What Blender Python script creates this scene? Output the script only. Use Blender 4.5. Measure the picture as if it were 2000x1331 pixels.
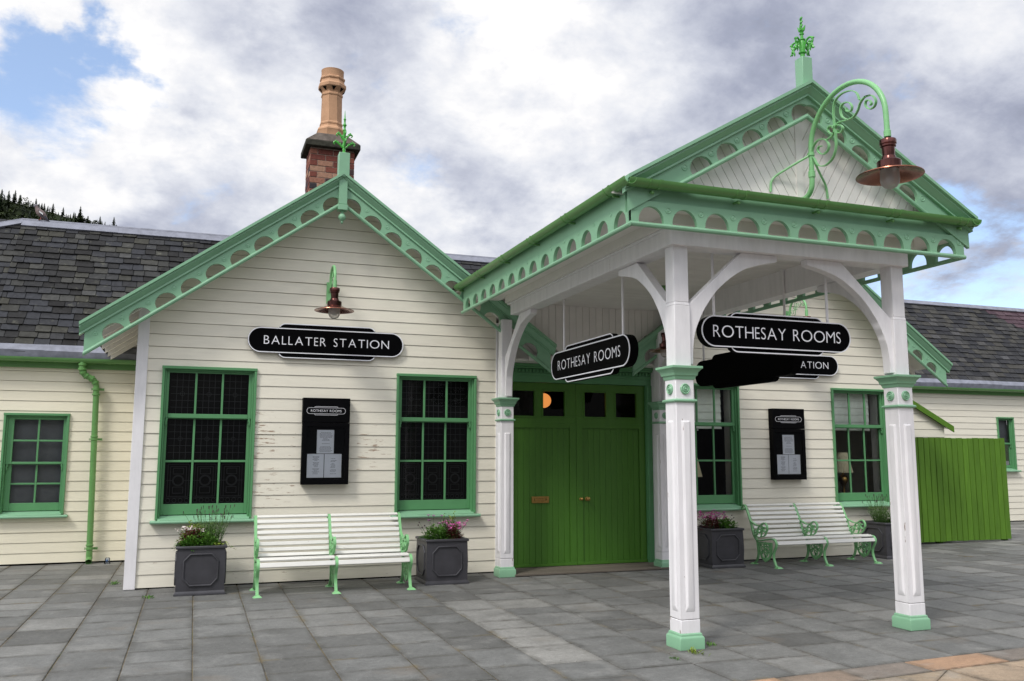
import bpy, bmesh, math, random
from mathutils import Vector, Matrix
R = math.radians
sin, cos, pi = math.sin, math.cos, math.pi
rnd = random.Random(7)
for o in list(bpy.data.objects):
    bpy.data.objects.remove(o)
SC = bpy.context.scene
COL = SC.collection

# ------------------------------------------------------------------ camera
CAM_POS = Vector((0.719, -11.51, 1.6))
cd = bpy.data.cameras.new('camera')
cam = bpy.data.objects.new('camera', cd)
COL.objects.link(cam)
SC.camera = cam
yaw, pitch, roll = R(19.987), R(7.514), R(0.076)
fw = Vector((sin(yaw)*cos(pitch), cos(yaw)*cos(pitch), sin(pitch)))
rt0 = Vector((cos(yaw), -sin(yaw), 0))
up0 = rt0.cross(fw)
rt = cos(roll)*rt0 + sin(roll)*up0
up = -sin(roll)*rt0 + cos(roll)*up0
m = Matrix((rt, up, -fw)).transposed().to_4x4()
m.translation = CAM_POS
cam.matrix_world = m
cd.sensor_width = 36
cd.sensor_fit = 'HORIZONTAL'
cd.lens = 1691.2*36/2000
cd.clip_start = 0.1
cd.clip_end = 6000

# ------------------------------------------------------------------ exposure
SC.view_settings.view_transform = 'Standard'
SC.view_settings.look = 'None'
SC.view_settings.exposure = 0.0
SC.view_settings.gamma = 1.0

# ------------------------------------------------------------------ sun
SUN_EL = R(48)
SUN_H = Vector((-0.80, -0.60, 0)).normalized()          # the sun stands to the left, behind the camera
SUN_DIR = SUN_H*cos(SUN_EL) + Vector((0, 0, sin(SUN_EL)))
sd = bpy.data.lights.new('sun', 'SUN')
sd.energy = 2.0
sd.angle = R(13)
sd.color = (1.0, 0.96, 0.90)
sun = bpy.data.objects.new('sun', sd)
COL.objects.link(sun)
sun.rotation_euler = (-SUN_DIR).to_track_quat('-Z', 'Y').to_euler()


class NT:
    """small node-tree helper"""
    def __init__(self, tree):
        self.t = tree
        self.n = tree.nodes
        self.l = tree.links

    def node(self, kind, **kw):
        n = self.n.new(kind)
        for k, v in kw.items():
            setattr(n, k, v)
        return n

    def link(self, a, b):
        self.l.new(a, b)

    def put(self, sock, v):
        if isinstance(v, bpy.types.NodeSocket):
            self.l.new(v, sock)
        else:
            sock.default_value = v

    def math(self, op, a, b=None, c=None, clamp=False):
        n = self.node('ShaderNodeMath', operation=op, use_clamp=clamp)
        self.put(n.inputs[0], a)
        if b is not None:
            self.put(n.inputs[1], b)
        if c is not None:
            self.put(n.inputs[2], c)
        return n.outputs[0]

    def vmath(self, op, a, b=None):
        n = self.node('ShaderNodeVectorMath', operation=op)
        self.put(n.inputs[0], a)
        if b is not None:
            self.put(n.inputs[1], b)
        return n.outputs['Value'] if op in ('DOT_PRODUCT', 'LENGTH', 'DISTANCE') else n.outputs[0]

    def noise(self, vec, scale, detail=4, rough=0.55, dist=0.0):
        n = self.node('ShaderNodeTexNoise')
        self.put(n.inputs['Vector'], vec)
        n.inputs['Scale'].default_value = scale
        n.inputs['Detail'].default_value = detail
        n.inputs['Roughness'].default_value = rough
        n.inputs['Distortion'].default_value = dist
        return n.outputs['Fac']

    def ramp(self, fac, stops, interp='LINEAR'):
        n = self.node('ShaderNodeValToRGB')
        cr = n.color_ramp
        cr.interpolation = interp
        while len(cr.elements) < len(stops):
            cr.elements.new(0.5)
        for e, (p, c) in zip(cr.elements, stops):
            e.position = p
            e.color = tuple(c) + (1,) if len(c) == 3 else c
        self.put(n.inputs['Fac'], fac)
        return n.outputs['Color']

    def mix(self, fac, a, b, blend='MIX'):
        n = self.node('ShaderNodeMix', data_type='RGBA', blend_type=blend)
        self.put(n.inputs[0], fac)
        for s, v in ((n.inputs[6], a), (n.inputs[7], b)):
            self.put(s, (tuple(v) + (1,)) if isinstance(v, tuple) and len(v) == 3 else v)
        return n.outputs[2]

    def maprange(self, v, a, b, c=0.0, d=1.0, smooth=False):
        n = self.node('ShaderNodeMapRange', clamp=True)
        if smooth:
            n.interpolation_type = 'SMOOTHSTEP'
        self.put(n.inputs[0], v)
        for i, q in enumerate((a, b, c, d)):
            n.inputs[i+1].default_value = q
        return n.outputs[0]


# ------------------------------------------------------------------ sky: nishita blue with broken cloud
w = bpy.data.worlds.new('World')
SC.world = w
w.use_nodes = True
nt = NT(w.node_tree)
nt.n.clear()
sky = nt.node('ShaderNodeTexSky', sky_type='NISHITA')
sky.sun_disc = False
sky.sun_elevation = SUN_EL
sky.sun_rotation = math.atan2(SUN_H.x, SUN_H.y)
sky.air_density = 1.0
sky.dust_density = 0.6
tc = nt.node('ShaderNodeTexCoord')
D = nt.vmath('NORMALIZE', tc.outputs['Generated'])
sep = nt.node('ShaderNodeSeparateXYZ')
nt.link(D, sep.inputs[0])
zz = nt.math('MAXIMUM', sep.outputs[2], 0.0)
den = nt.math('ADD', zz, 0.42)
cmb = nt.node('ShaderNodeCombineXYZ')
nt.put(cmb.inputs[0], nt.math('DIVIDE', sep.outputs[0], den))
nt.put(cmb.inputs[1], nt.math('DIVIDE', sep.outputs[1], den))
P2 = cmb.outputs[0]
n1 = nt.noise(P2, 3.0, 10, 0.62, 0.25)
n2 = nt.noise(nt.vmath('ADD', P2, (7.3, 2.1, 0.4)), 2.3, 8, 0.58, 0.15)
n3 = nt.noise(nt.vmath('ADD', P2, (1.7, 9.2, 3.0)), 8.0, 9, 0.62, 0.2)


wn = nt.node('ShaderNodeTexNoise')
nt.put(wn.inputs['Vector'], P2)
wn.inputs['Scale'].default_value = 4.5
wn.inputs['Detail'].default_value = 6
wn.inputs['Roughness'].default_value = 0.6
DW = nt.vmath('NORMALIZE', nt.vmath('ADD', D, nt.vmath('MULTIPLY', nt.vmath('SUBTRACT', wn.outputs['Color'], (0.5, 0.5, 0.5)), (0.34, 0.34, 0.34))))


def blob(px, py, rad, amt):
    """a soft patch of the sky, centred on a fixed compass direction and height"""
    d = (fw*1691.2 + rt*(px-1000) + up*(665.5-py)).normalized()
    dt = nt.vmath('DOT_PRODUCT', DW, tuple(d))
    return nt.math('MULTIPLY', nt.maprange(dt, cos(rad), 1.0, 0, 1, True), amt)


def addall(lst):
    s = lst[0]
    for q in lst[1:]:
        s = nt.math('ADD', s, q)
    return s


# coverage: open blue gaps upper left and low on the right
gap = addall([blob(30, 150, R(7), 0.19), blob(140, 190, R(5.5), 0.18), blob(210, 90, R(3.2), 0.15), blob(1960, 530, R(8), 0.24), blob(1830, 570, R(7), 0.20)])
cov = nt.math('SUBTRACT', nt.math('ADD', nt.math('MULTIPLY_ADD', n1, 1.7, -0.35), nt.math('MULTIPLY_ADD', n3, 0.5, 0.02)), gap)
cmask = nt.maprange(cov, 0.32, 0.64, 0, 1, True)
# brightness of the cloud: grey undersides and white tops
dark = addall([blob(1800, 250, R(17), 0.16), blob(1250, 150, R(10), 0.10), blob(1880, 350, R(9), 0.20), blob(720, 70, R(8), 0.17),
               blob(450, 330, R(8), 0.10), blob(980, 260, R(7), 0.16), blob(330, 400, R(8), 0.05), blob(1050, 400, R(9), 0.10)])
lite = addall([blob(300, 120, R(6), 0.13), blob(1000, 90, R(9), 0.16), blob(520, 200, R(6), 0.10), blob(120, 320, R(8), 0.16), blob(1150, 300, R(6), 0.12)])
lum = nt.math('ADD', nt.math('SUBTRACT', nt.math('ADD', nt.math('MULTIPLY', n2, 1.35), nt.math('MULTIPLY', n3, 0.55)), dark), nt.math('ADD', lite, -0.225))
ccol = nt.ramp(lum, [(0.20, (0.26, 0.285, 0.37)), (0.42, (0.40, 0.43, 0.545)), (0.58, (0.60, 0.63, 0.73)), (0.74, (0.82, 0.84, 0.90)), (0.88, (1.03, 1.02, 1.02))])
skyb = nt.mix(1.0, sky.outputs[0], (0.205, 0.205, 0.225), 'MULTIPLY')
skyb = nt.mix(0.28, skyb, (0.62, 0.78, 0.95))        # thin high haze over the blue
base = nt.mix(cmask, skyb, ccol)
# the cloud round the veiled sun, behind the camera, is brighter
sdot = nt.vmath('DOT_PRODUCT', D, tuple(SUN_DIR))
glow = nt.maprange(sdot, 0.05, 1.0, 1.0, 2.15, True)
# low sky behind the camera is darkened in place of unmodelled roofs and trees
behind = nt.maprange(sep.outputs[1], -0.45, 0.15, 1, 0, True)
low = nt.maprange(sep.outputs[2], 0.10, 0.55, 1, 0, True)
dim = nt.math('SUBTRACT', 1.0, nt.math('MULTIPLY', nt.math('MULTIPLY', behind, low), 0.80))
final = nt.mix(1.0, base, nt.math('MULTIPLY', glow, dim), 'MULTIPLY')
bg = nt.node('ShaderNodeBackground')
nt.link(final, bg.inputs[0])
bg.inputs[1].default_value = 1.0
out = nt.node('ShaderNodeOutputWorld')
nt.link(bg.outputs[0], out.inputs[0])


# ------------------------------------------------------------------ materials
MATS = {}


def mat(name, col, rough=0.5, spec=0.4, metal=0.0, var=0.06, vscale=9.0, bump=0.0, bscale=60.0, tone=0.0, coat=0.0, flake=None, stretch=None):
    """painted / plain surface: base colour, slow colour variation, fine bump, per-face tone, paint flakes"""
    if name in MATS:
        return MATS[name]
    M = bpy.data.materials.new(name)
    M.use_nodes = True
    t = NT(M.node_tree)
    b = t.n['Principled BSDF']
    tcn = t.node('ShaderNodeTexCoord')
    pos = tcn.outputs['Object']
    if stretch:
        mp = t.node('ShaderNodeMapping')
        mp.inputs['Scale'].default_value = stretch
        t.link(pos, mp.inputs[0])
        pos = mp.outputs[0]
    c = col if len(col) == 4 else tuple(col) + (1,)
    s = c
    if var:
        nz = t.noise(pos, vscale, 6, 0.6)
        f = t.maprange(nz, 0.28, 0.72, 1-var, 1+var)
        s = t.mix(1.0, c, f, 'MULTIPLY')
    if tone:
        at = t.node('ShaderNodeAttribute', attribute_name='tone')
        f = t.maprange(at.outputs['Fac'], 0, 1, 1-tone, 1+tone)
        s = t.mix(1.0, s, f, 'MULTIPLY')
    if flake:
        fc, fs, lo, hi = flake
        mp = t.node('ShaderNodeMapping')
        mp.inputs['Scale'].default_value = fs
        t.link(tcn.outputs['Object'], mp.inputs[0])
        nz = t.noise(mp.outputs[0], 1.0, 7, 0.65)
        at = t.node('ShaderNodeAttribute', attribute_name='wear')
        th = t.math('ADD', nz, t.math('MULTIPLY', at.outputs['Fac'], 0.2))
        s = t.mix(t.maprange(th, lo, hi), s, fc)
    t.put(b.inputs['Base Color'], s)
    b.inputs['Roughness'].default_value = rough
    b.inputs['Specular IOR Level'].default_value = spec
    b.inputs['Metallic'].default_value = metal
    if coat:
        b.inputs['Coat Weight'].default_value = coat
        b.inputs['Coat Roughness'].default_value = 0.15
    if bump:
        bn = t.node('ShaderNodeBump')
        bn.inputs['Strength'].default_value = bump
        bn.inputs['Distance'].default_value = 0.01
        t.put(bn.inputs['Height'], t.noise(pos, bscale, 4, 0.6))
        t.link(bn.outputs[0], b.inputs['Normal'])
    MATS[name] = M
    return M


FLK = ((0.36, 0.27, 0.20), (4.5, 4.5, 42.0), 0.725, 0.75)
BOARD = mat('cream_weatherboard_paint', (0.785, 0.745, 0.625), 0.5, 0.3, var=0.045, vscale=3.0, bump=0.12, bscale=14, tone=0.035, flake=FLK, stretch=(1.0, 1.0, 7.0))
BOARD2 = mat('yellow_cream_paint', (0.78, 0.735, 0.585), 0.5, 0.3, var=0.04, vscale=3.0, bump=0.1, bscale=14, tone=0.03, flake=FLK, stretch=(1.0, 1.0, 7.0))
WHITE = mat('white_gloss_paint', (0.795, 0.778, 0.785), 0.42, 0.4, var=0.07, vscale=5, bump=0.06, bscale=25, stretch=(3, 3, 0.6), flake=((0.25, 0.18, 0.14), (14.0, 14.0, 3.0), 0.715, 0.73))
WHITE2 = mat('white_matt_boarding', (0.80, 0.775, 0.735), 0.5, 0.3, var=0.05, vscale=4, tone=0.03)
MINT = mat('mint_green_paint', (0.230, 0.445, 0.278), 0.36, 0.45, var=0.06, vscale=4, bump=0.05, bscale=40)
SASH = mat('sash_green_paint', (0.100, 0.280, 0.120), 0.36, 0.45, var=0.06, vscale=5, bump=0.05, bscale=40)
GUT = mat('gutter_green_paint', (0.120, 0.285, 0.085), 0.33, 0.5, var=0.07, vscale=4, bump=0.04, bscale=30)
BRIGHT = mat('bright_green_iron_paint', (0.070, 0.380, 0.050), 0.35, 0.5, var=0.1, vscale=30, bump=0.1, bscale=80)
DOORG = mat('leaf_green_paint', (0.062, 0.170, 0.021), 0.38, 0.35, var=0.08, vscale=3, bump=0.06, bscale=20, stretch=(6, 6, 0.7))
FENCEG = mat('fence_green_paint', (0.090, 0.195, 0.018), 0.55, 0.3, var=0.16, vscale=4, bump=0.16, bscale=20, tone=0.14, stretch=(6, 6, 0.8))
IRON = mat('pale_green_iron_paint', (0.215, 0.50, 0.215), 0.36, 0.5, var=0.08, vscale=25, bump=0.06, bscale=90)
SLATW = mat('bench_slat_white_paint', (0.72, 0.71, 0.66), 0.4, 0.4, var=0.05, vscale=6, bump=0.05, bscale=30, stretch=(1, 6, 6), flake=((0.20, 0.14, 0.10), (6.0, 26.0, 26.0), 0.69, 0.705))
BLACK = mat('sign_black_enamel', (0.0022, 0.0022, 0.0026), 0.6, 0.03, var=0.1, vscale=5)
BLACKM = mat('case_black_paint', (0.0025, 0.0025, 0.003), 0.55, 0.05, var=0.1, vscale=5)
SIGNW = mat('sign_white_enamel', (0.82, 0.82, 0.86), 0.4, 0.3, var=0.0)
PAPER = mat('printed_paper', (0.84, 0.85, 0.93), 0.8, 0.1, var=0.03, vscale=15)
PRINT = mat('print_ink', (0.16, 0.16, 0.20), 0.8, 0.1, var=0)
LEAD = mat('lead_sheet', (0.205, 0.215, 0.26), 0.5, 0.5, var=0.28, vscale=7, bump=0.2, bscale=18)
PLANTER = mat('planter_lead_grey', (0.046, 0.045, 0.051), 0.40, 0.45, var=0.22, vscale=6, bump=0.08, bscale=40)
SOIL = mat('soil', (0.02, 0.014, 0.01), 0.95, 0.1, var=0.3, vscale=40, bump=0.8, bscale=60)
COPPER = mat('aged_copper', (0.30, 0.125, 0.080), 0.22, 0.5, metal=1.0, var=0.35, vscale=8)
COPPERD = mat('dark_copper', (0.105, 0.045, 0.040), 0.20, 0.5, metal=1.0, var=0.3, vscale=8)
TERRA = mat('buff_terracotta', (0.50, 0.295, 0.175), 0.75, 0.2, var=0.14, vscale=6, bump=0.15, bscale=50)
CAPST = mat('weathered_cap_stone', (0.12, 0.10, 0.085), 0.9, 0.2, var=0.4, vscale=10, bump=0.6, bscale=30)
CAPED = mat('mossy_cap_edge', (0.045, 0.045, 0.034), 0.9, 0.2, var=0.4, vscale=14, bump=0.6, bscale=30)
MORTAR = mat('old_mortar', (0.36, 0.27, 0.22), 0.95, 0.1, var=0.2, vscale=20)
DECK = mat('worn_deck_timber', (0.150, 0.130, 0.105), 0.8, 0.2, var=0.22, vscale=5, bump=0.3, bscale=30, tone=0.16, stretch=(0.6, 8, 8))
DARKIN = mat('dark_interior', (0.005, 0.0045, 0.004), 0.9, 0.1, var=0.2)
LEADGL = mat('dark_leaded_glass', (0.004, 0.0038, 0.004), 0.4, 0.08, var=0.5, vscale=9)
CAME = mat('lead_came', (0.017, 0.018, 0.021), 0.5, 0.4, var=0.3, vscale=20)
BRASS = mat('aged_brass', (0.45, 0.28, 0.09), 0.32, 0.5, metal=1.0, var=0.3, vscale=40)
SHADE = mat('pleated_lamp_shade', (0.85, 0.76, 0.52), 0.8, 0.1, var=0.1, vscale=30)
BLINDM = mat('window_blind_cloth', (0.86, 0.89, 0.82), 0.8, 0.1, var=0.1, vscale=5)
GREYFL = mat('feather_grey', (0.20, 0.19, 0.21), 0.8, 0.1, var=0.15, vscale=60)
PINKFL = mat('feather_breast', (0.20, 0.155, 0.15), 0.8, 0.1, var=0.12, vscale=60)
WINGFL = mat('feather_wing', (0.055, 0.06, 0.075), 0.8, 0.1, var=0.2, vscale=60)
WHITFL = mat('feather_white', (0.7, 0.7, 0.7), 0.8, 0.1, var=0.05)
PINKIN = mat('bird_leg', (0.35, 0.12, 0.10), 0.6, 0.2)
GREYCL = mat('grey_net_curtain', (0.17, 0.175, 0.19), 0.9, 0.1, var=0.12, vscale=4)


def leafmat(name, c1, c2):
    M = bpy.data.materials.new(name)
    M.use_nodes = True
    t = NT(M.node_tree)
    b = t.n['Principled BSDF']
    at = t.node('ShaderNodeAttribute', attribute_name='tone')
    t.put(b.inputs['Base Color'], t.mix(at.outputs['Fac'], c1, c2))
    b.inputs['Roughness'].default_value = 0.5
    b.inputs['Specular IOR Level'].default_value = 0.3
    MATS[name] = M
    return M


LEAF = leafmat('leaf_green', (0.028, 0.095, 0.012), (0.13, 0.29, 0.035))
LEAFY = leafmat('leaf_yellow_green', (0.08, 0.15, 0.014), (0.26, 0.33, 0.04))
LEAFR = leafmat('leaf_dark_red', (0.05, 0.008, 0.012), (0.16, 0.03, 0.03))
LEAFG = leafmat('lavender_leaf', (0.028, 0.075, 0.016), (0.11, 0.20, 0.05))
PETPINK = leafmat('petal_pink', (0.45, 0.06, 0.26), (0.72, 0.20, 0.48))
PETLIL = leafmat('petal_lilac', (0.52, 0.16, 0.46), (0.72, 0.36, 0.66))
PETCRM = leafmat('petal_cream', (0.65, 0.55, 0.50), (0.80, 0.74, 0.70))
BUD = leafmat('seed_head', (0.03, 0.02, 0.02), (0.10, 0.06, 0.07))
CONIF = leafmat('conifer_needles', (0.004, 0.009, 0.004), (0.018, 0.032, 0.010))
BROAD = leafmat('broadleaf_canopy', (0.010, 0.022, 0.004), (0.050, 0.075, 0.012))


def slatemat(name, stops, moss=0.5):
    M = bpy.data.materials.new(name)
    M.use_nodes = True
    t = NT(M.node_tree)
    b = t.n['Principled BSDF']
    at = t.node('ShaderNodeAttribute', attribute_name='tone')
    tcn = t.node('ShaderNodeTexCoord')
    c = t.ramp(at.outputs['Fac'], stops)
    nz = t.noise(tcn.outputs['Object'], 14, 6, 0.65)
    c = t.mix(1.0, c, t.maprange(nz, 0.25, 0.75, 0.62, 1.35), 'MULTIPLY')
    ls = t.noise(tcn.outputs['Object'], 5.5, 8, 0.7)
    c = t.mix(t.math('MULTIPLY', t.maprange(ls, 0.58, 0.70), moss), c, (0.17, 0.17, 0.13))
    t.put(b.inputs['Base Color'], c)
    b.inputs['Roughness'].default_value = 0.7
    b.inputs['Specular IOR Level'].default_value = 0.16
    bn = t.node('ShaderNodeBump')
    bn.inputs['Strength'].default_value = 0.35
    bn.inputs['Distance'].default_value = 0.01
    t.put(bn.inputs['Height'], nz)
    t.link(bn.outputs[0], b.inputs['Normal'])
    MATS[name] = M
    return M


SLATE = slatemat('roof_slate', [(0, (0.014, 0.0135, 0.013)), (0.3, (0.026, 0.026, 0.026)), (0.55, (0.038, 0.040, 0.046)), (0.80, (0.046, 0.045, 0.036)), (1, (0.070, 0.071, 0.071))])
SLATED = slatemat('dark_roof_slate', [(0, (0.020, 0.0205, 0.023)), (0.4, (0.036, 0.037, 0.041)), (0.75, (0.056, 0.054, 0.047)), (1, (0.08, 0.08, 0.085))], 0.3)
SLATEP = slatemat('purple_roof_slate', [(0, (0.055, 0.036, 0.045)), (0.5, (0.080, 0.050, 0.062)), (1, (0.105, 0.070, 0.082))], 0.15)


def stonemat(name, stops, joint=False):
    """paving slab: tone per slab, grain, pale bloom and dark stains"""
    M = bpy.data.materials.new(name)
    M.use_nodes = True
    t = NT(M.node_tree)
    b = t.n['Principled BSDF']
    at = t.node('ShaderNodeAttribute', attribute_name='tone')
    tcn = t.node('ShaderNodeTexCoord')
    pos = tcn.outputs['Object']
    c = t.ramp(at.outputs['Fac'], stops)
    g = t.noise(pos, 110, 6, 0.75)
    c = t.mix(1.0, c, t.maprange(g, 0.3, 0.7, 0.70, 1.30), 'MULTIPLY')
    g2 = t.noise(pos, 24, 6, 0.65)
    c = t.mix(1.0, c, t.maprange(g2, 0.3, 0.7, 0.84, 1.16), 'MULTIPLY')
    bl = t.noise(pos, 3.1, 7, 0.62, 0.4)
    c = t.mix(1.0, c, t.maprange(bl, 0.3, 0.7, 0.80, 1.18), 'MULTIPLY')
    st = t.noise(t.vmath('ADD', pos, (4, 7, 0)), 6.5, 8, 0.7, 0.6)
    c = t.mix(t.math('MULTIPLY', t.maprange(st, 0.61, 0.72), 0.55), c, (0.055, 0.05, 0.045))
    bo = t.noise(t.vmath('ADD', pos, (9, 3, 0)), 2.3, 8, 0.66, 0.3)
    c = t.mix(t.math('MULTIPLY', t.maprange(bo, 0.54, 0.72), 0.45), c, (0.30, 0.295, 0.275))
    sp = t.noise(t.vmath('ADD', pos, (1, 13, 0)), 42, 2, 0.5)
    c = t.mix(t.math('MULTIPLY', t.maprange(sp, 0.735, 0.75), 0.6), c, (0.42, 0.42, 0.41))
    sk = t.noise(t.vmath('ADD', pos, (11, 1, 0)), 36, 2, 0.5)
    c = t.mix(t.math('MULTIPLY', t.maprange(sk, 0.73, 0.745), 0.7), c, (0.04, 0.038, 0.03))
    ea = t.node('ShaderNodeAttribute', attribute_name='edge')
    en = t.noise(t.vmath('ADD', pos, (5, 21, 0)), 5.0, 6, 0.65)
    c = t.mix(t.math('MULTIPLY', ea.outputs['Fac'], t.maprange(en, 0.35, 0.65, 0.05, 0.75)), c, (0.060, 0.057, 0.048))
    mo = t.noise(t.vmath('ADD', pos, (15, 2, 0)), 2.6, 6, 0.65)
    c = t.mix(t.math('MULTIPLY', t.math('MULTIPLY', ea.outputs['Fac'], ea.outputs['Fac']), t.maprange(mo, 0.55, 0.66, 0, 0.6)), c, (0.16, 0.125, 0.06))
    rs = t.noise(t.vmath('ADD', pos, (2, 2, 0)), 1.3, 6, 0.6)
    c = t.mix(t.math('MULTIPLY', t.maprange(rs, 0.60, 0.72), 0.30), c, (0.20, 0.155, 0.11))
    t.put(b.inputs['Base Color'], c)
    t.put(b.inputs['Roughness'], t.maprange(bl, 0.3, 0.7, 0.62, 0.85))
    b.inputs['Specular IOR Level'].default_value = 0.25
    bn = t.node('ShaderNodeBump')
    bn.inputs['Strength'].default_value = 0.3
    bn.inputs['Distance'].default_value = 0.01
    t.put(bn.inputs['Height'], t.math('ADD', t.math('MULTIPLY', g, 0.25), bl))
    t.link(bn.outputs[0], b.inputs['Normal'])
    MATS[name] = M
    return M


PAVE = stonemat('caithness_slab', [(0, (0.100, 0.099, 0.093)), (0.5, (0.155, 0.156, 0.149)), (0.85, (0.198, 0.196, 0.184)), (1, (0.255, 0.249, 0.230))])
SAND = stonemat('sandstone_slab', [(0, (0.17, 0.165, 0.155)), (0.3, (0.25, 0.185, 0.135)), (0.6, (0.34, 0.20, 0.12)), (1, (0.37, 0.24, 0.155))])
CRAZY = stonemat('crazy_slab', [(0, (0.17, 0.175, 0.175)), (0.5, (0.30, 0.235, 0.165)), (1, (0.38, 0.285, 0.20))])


def groundmat():
    M = bpy.data.materials.new('sand_and_moss_joint')
    M.use_nodes = True
    t = NT(M.node_tree)
    b = t.n['Principled BSDF']
    pos = t.node('ShaderNodeTexCoord').outputs['Object']
    c = t.ramp(t.noise(pos, 1.7, 6, 0.65), [(0.35, (0.055, 0.050, 0.038)), (0.47, (0.130, 0.102, 0.060)), (0.57, (0.150, 0.115, 0.055)), (0.66, (0.055, 0.075, 0.016))])
    # beyond the laid paving the street is grey asphalt
    sp = t.node('ShaderNodeSeparateXYZ')
    t.link(pos, sp.inputs[0])
    far = t.math('MAXIMUM', t.math('LESS_THAN', sp.outputs[1], -9.3), t.math('GREATER_THAN', t.math('ABSOLUTE', sp.outputs[0]), 24.2))
    asp = t.ramp(t.noise(pos, 40, 5, 0.7), [(0.3, (0.040, 0.040, 0.041)), (0.7, (0.070, 0.069, 0.067))])
    c = t.mix(far, c, asp)
    t.put(b.inputs['Base Color'], c)
    b.inputs['Roughness'].default_value = 0.95
    return M


GROUND = groundmat()


def brickmat():
    M = bpy.data.materials.new('old_red_brick')
    M.use_nodes = True
    t = NT(M.node_tree)
    b = t.n['Principled BSDF']
    at = t.node('ShaderNodeAttribute', attribute_name='tone')
    pos = t.node('ShaderNodeTexCoord').outputs['Object']
    c = t.ramp(at.outputs['Fac'], [(0, (0.035, 0.03, 0.035)), (0.12, (0.11, 0.03, 0.022)), (0.45, (0.17, 0.046, 0.032)), (0.75, (0.25, 0.085, 0.055)), (1, (0.40, 0.24, 0.16))])
    nz = t.noise(pos, 26, 6, 0.7)
    c = t.mix(1.0, c, t.maprange(nz, 0.25, 0.75, 0.6, 1.4), 'MULTIPLY')
    t.put(b.inputs['Base Color'], c)
    b.inputs['Roughness'].default_value = 0.9
    bn = t.node('ShaderNodeBump')
    bn.inputs['Strength'].default_value = 0.5
    bn.inputs['Distance'].default_value = 0.01
    t.put(bn.inputs['Height'], nz)
    t.link(bn.outputs[0], b.inputs['Normal'])
    return M


BRICK = brickmat()


def glassmat(name, ior, tint=(1, 1, 1)):
    M = bpy.data.materials.new(name)
    M.use_nodes = True
    t = NT(M.node_tree)
    t.n.clear()
    fr = t.node('ShaderNodeFresnel')
    fr.inputs[0].default_value = ior
    tr = t.node('ShaderNodeBsdfTransparent')
    tr.inputs[0].default_value = tuple(tint) + (1,)
    gl = t.node('ShaderNodeBsdfGlossy')
    gl.inputs['Roughness'].default_value = 0.02
    mx = t.node('ShaderNodeMixShader')
    t.link(fr.outputs[0], mx.inputs[0])
    t.link(tr.outputs[0], mx.inputs[1])
    t.link(gl.outputs[0], mx.inputs[2])
    o = t.node('ShaderNodeOutputMaterial')
    t.link(mx.outputs[0], o.inputs[0])
    return M


GLASS = glassmat('window_glass', 1.30, (0.9, 0.92, 0.9))
BULB = glassmat('lamp_glass', 1.25, (0.90, 0.89, 0.88))
_t = NT(BULB.node_tree)
_d = _t.node('ShaderNodeBsdfTranslucent')
_d.inputs[0].default_value = (0.85, 0.82, 0.80, 1)
_d2 = _t.node('ShaderNodeBsdfDiffuse')
_d2.inputs[0].default_value = (0.80, 0.77, 0.75, 1)
_m2 = _t.node('ShaderNodeMixShader')
_t.link(_d.outputs[0], _m2.inputs[1])
_t.link(_d2.outputs[0], _m2.inputs[2])
_m = _t.node('ShaderNodeMixShader')
_m.inputs[0].default_value = 0.45
_o = [n for n in _t.n if n.type == 'OUTPUT_MATERIAL'][0]
_t.link(_o.inputs[0].links[0].from_socket, _m.inputs[1])
_t.link(_m2.outputs[0], _m.inputs[2])
_t.link(_m.outputs[0], _o.inputs[0])
FROST = mat('frosted_lamp_tube', (0.62, 0.60, 0.60), 0.6, 0.3, var=0)
CUPPL = glassmat('clear_plastic', 1.5, (0.75, 0.80, 0.90))


def emitmat(name, col, s):
    M = bpy.data.materials.new(name)
    M.use_nodes = True
    b = M.node_tree.nodes['Principled BSDF']
    b.inputs['Base Color'].default_value = tuple(col) + (1,)
    b.inputs['Emission Color'].default_value = tuple(col) + (1,)
    b.inputs['Emission Strength'].default_value = s
    return M


GLOBE = emitmat('lit_orange_globe', (1.0, 0.36, 0.09), 0.85)

# ------------------------------------------------------------------ object helpers


def tag(o, label=None, cat=None, group=None, kind=None):
    for k, v in (('label', label), ('category', cat), ('group', group), ('kind', kind)):
        if v:
            o[k] = v
    return o


def thing(name, label, cat, loc=(0, 0, 0), rz=0.0, group=None):
    o = bpy.data.objects.new(name, None)
    o.empty_display_size = 0.1
    COL.objects.link(o)
    o.location = loc
    o.rotation_euler = (0, 0, rz)
    o['_r'] = list(loc)
    return tag(o, label, cat, group)


def rootloc(o):
    while o is not None:
        if '_r' in o.keys():
            return Vector(o['_r'])
        o = o.parent
    return Vector((0, 0, 0))


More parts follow.
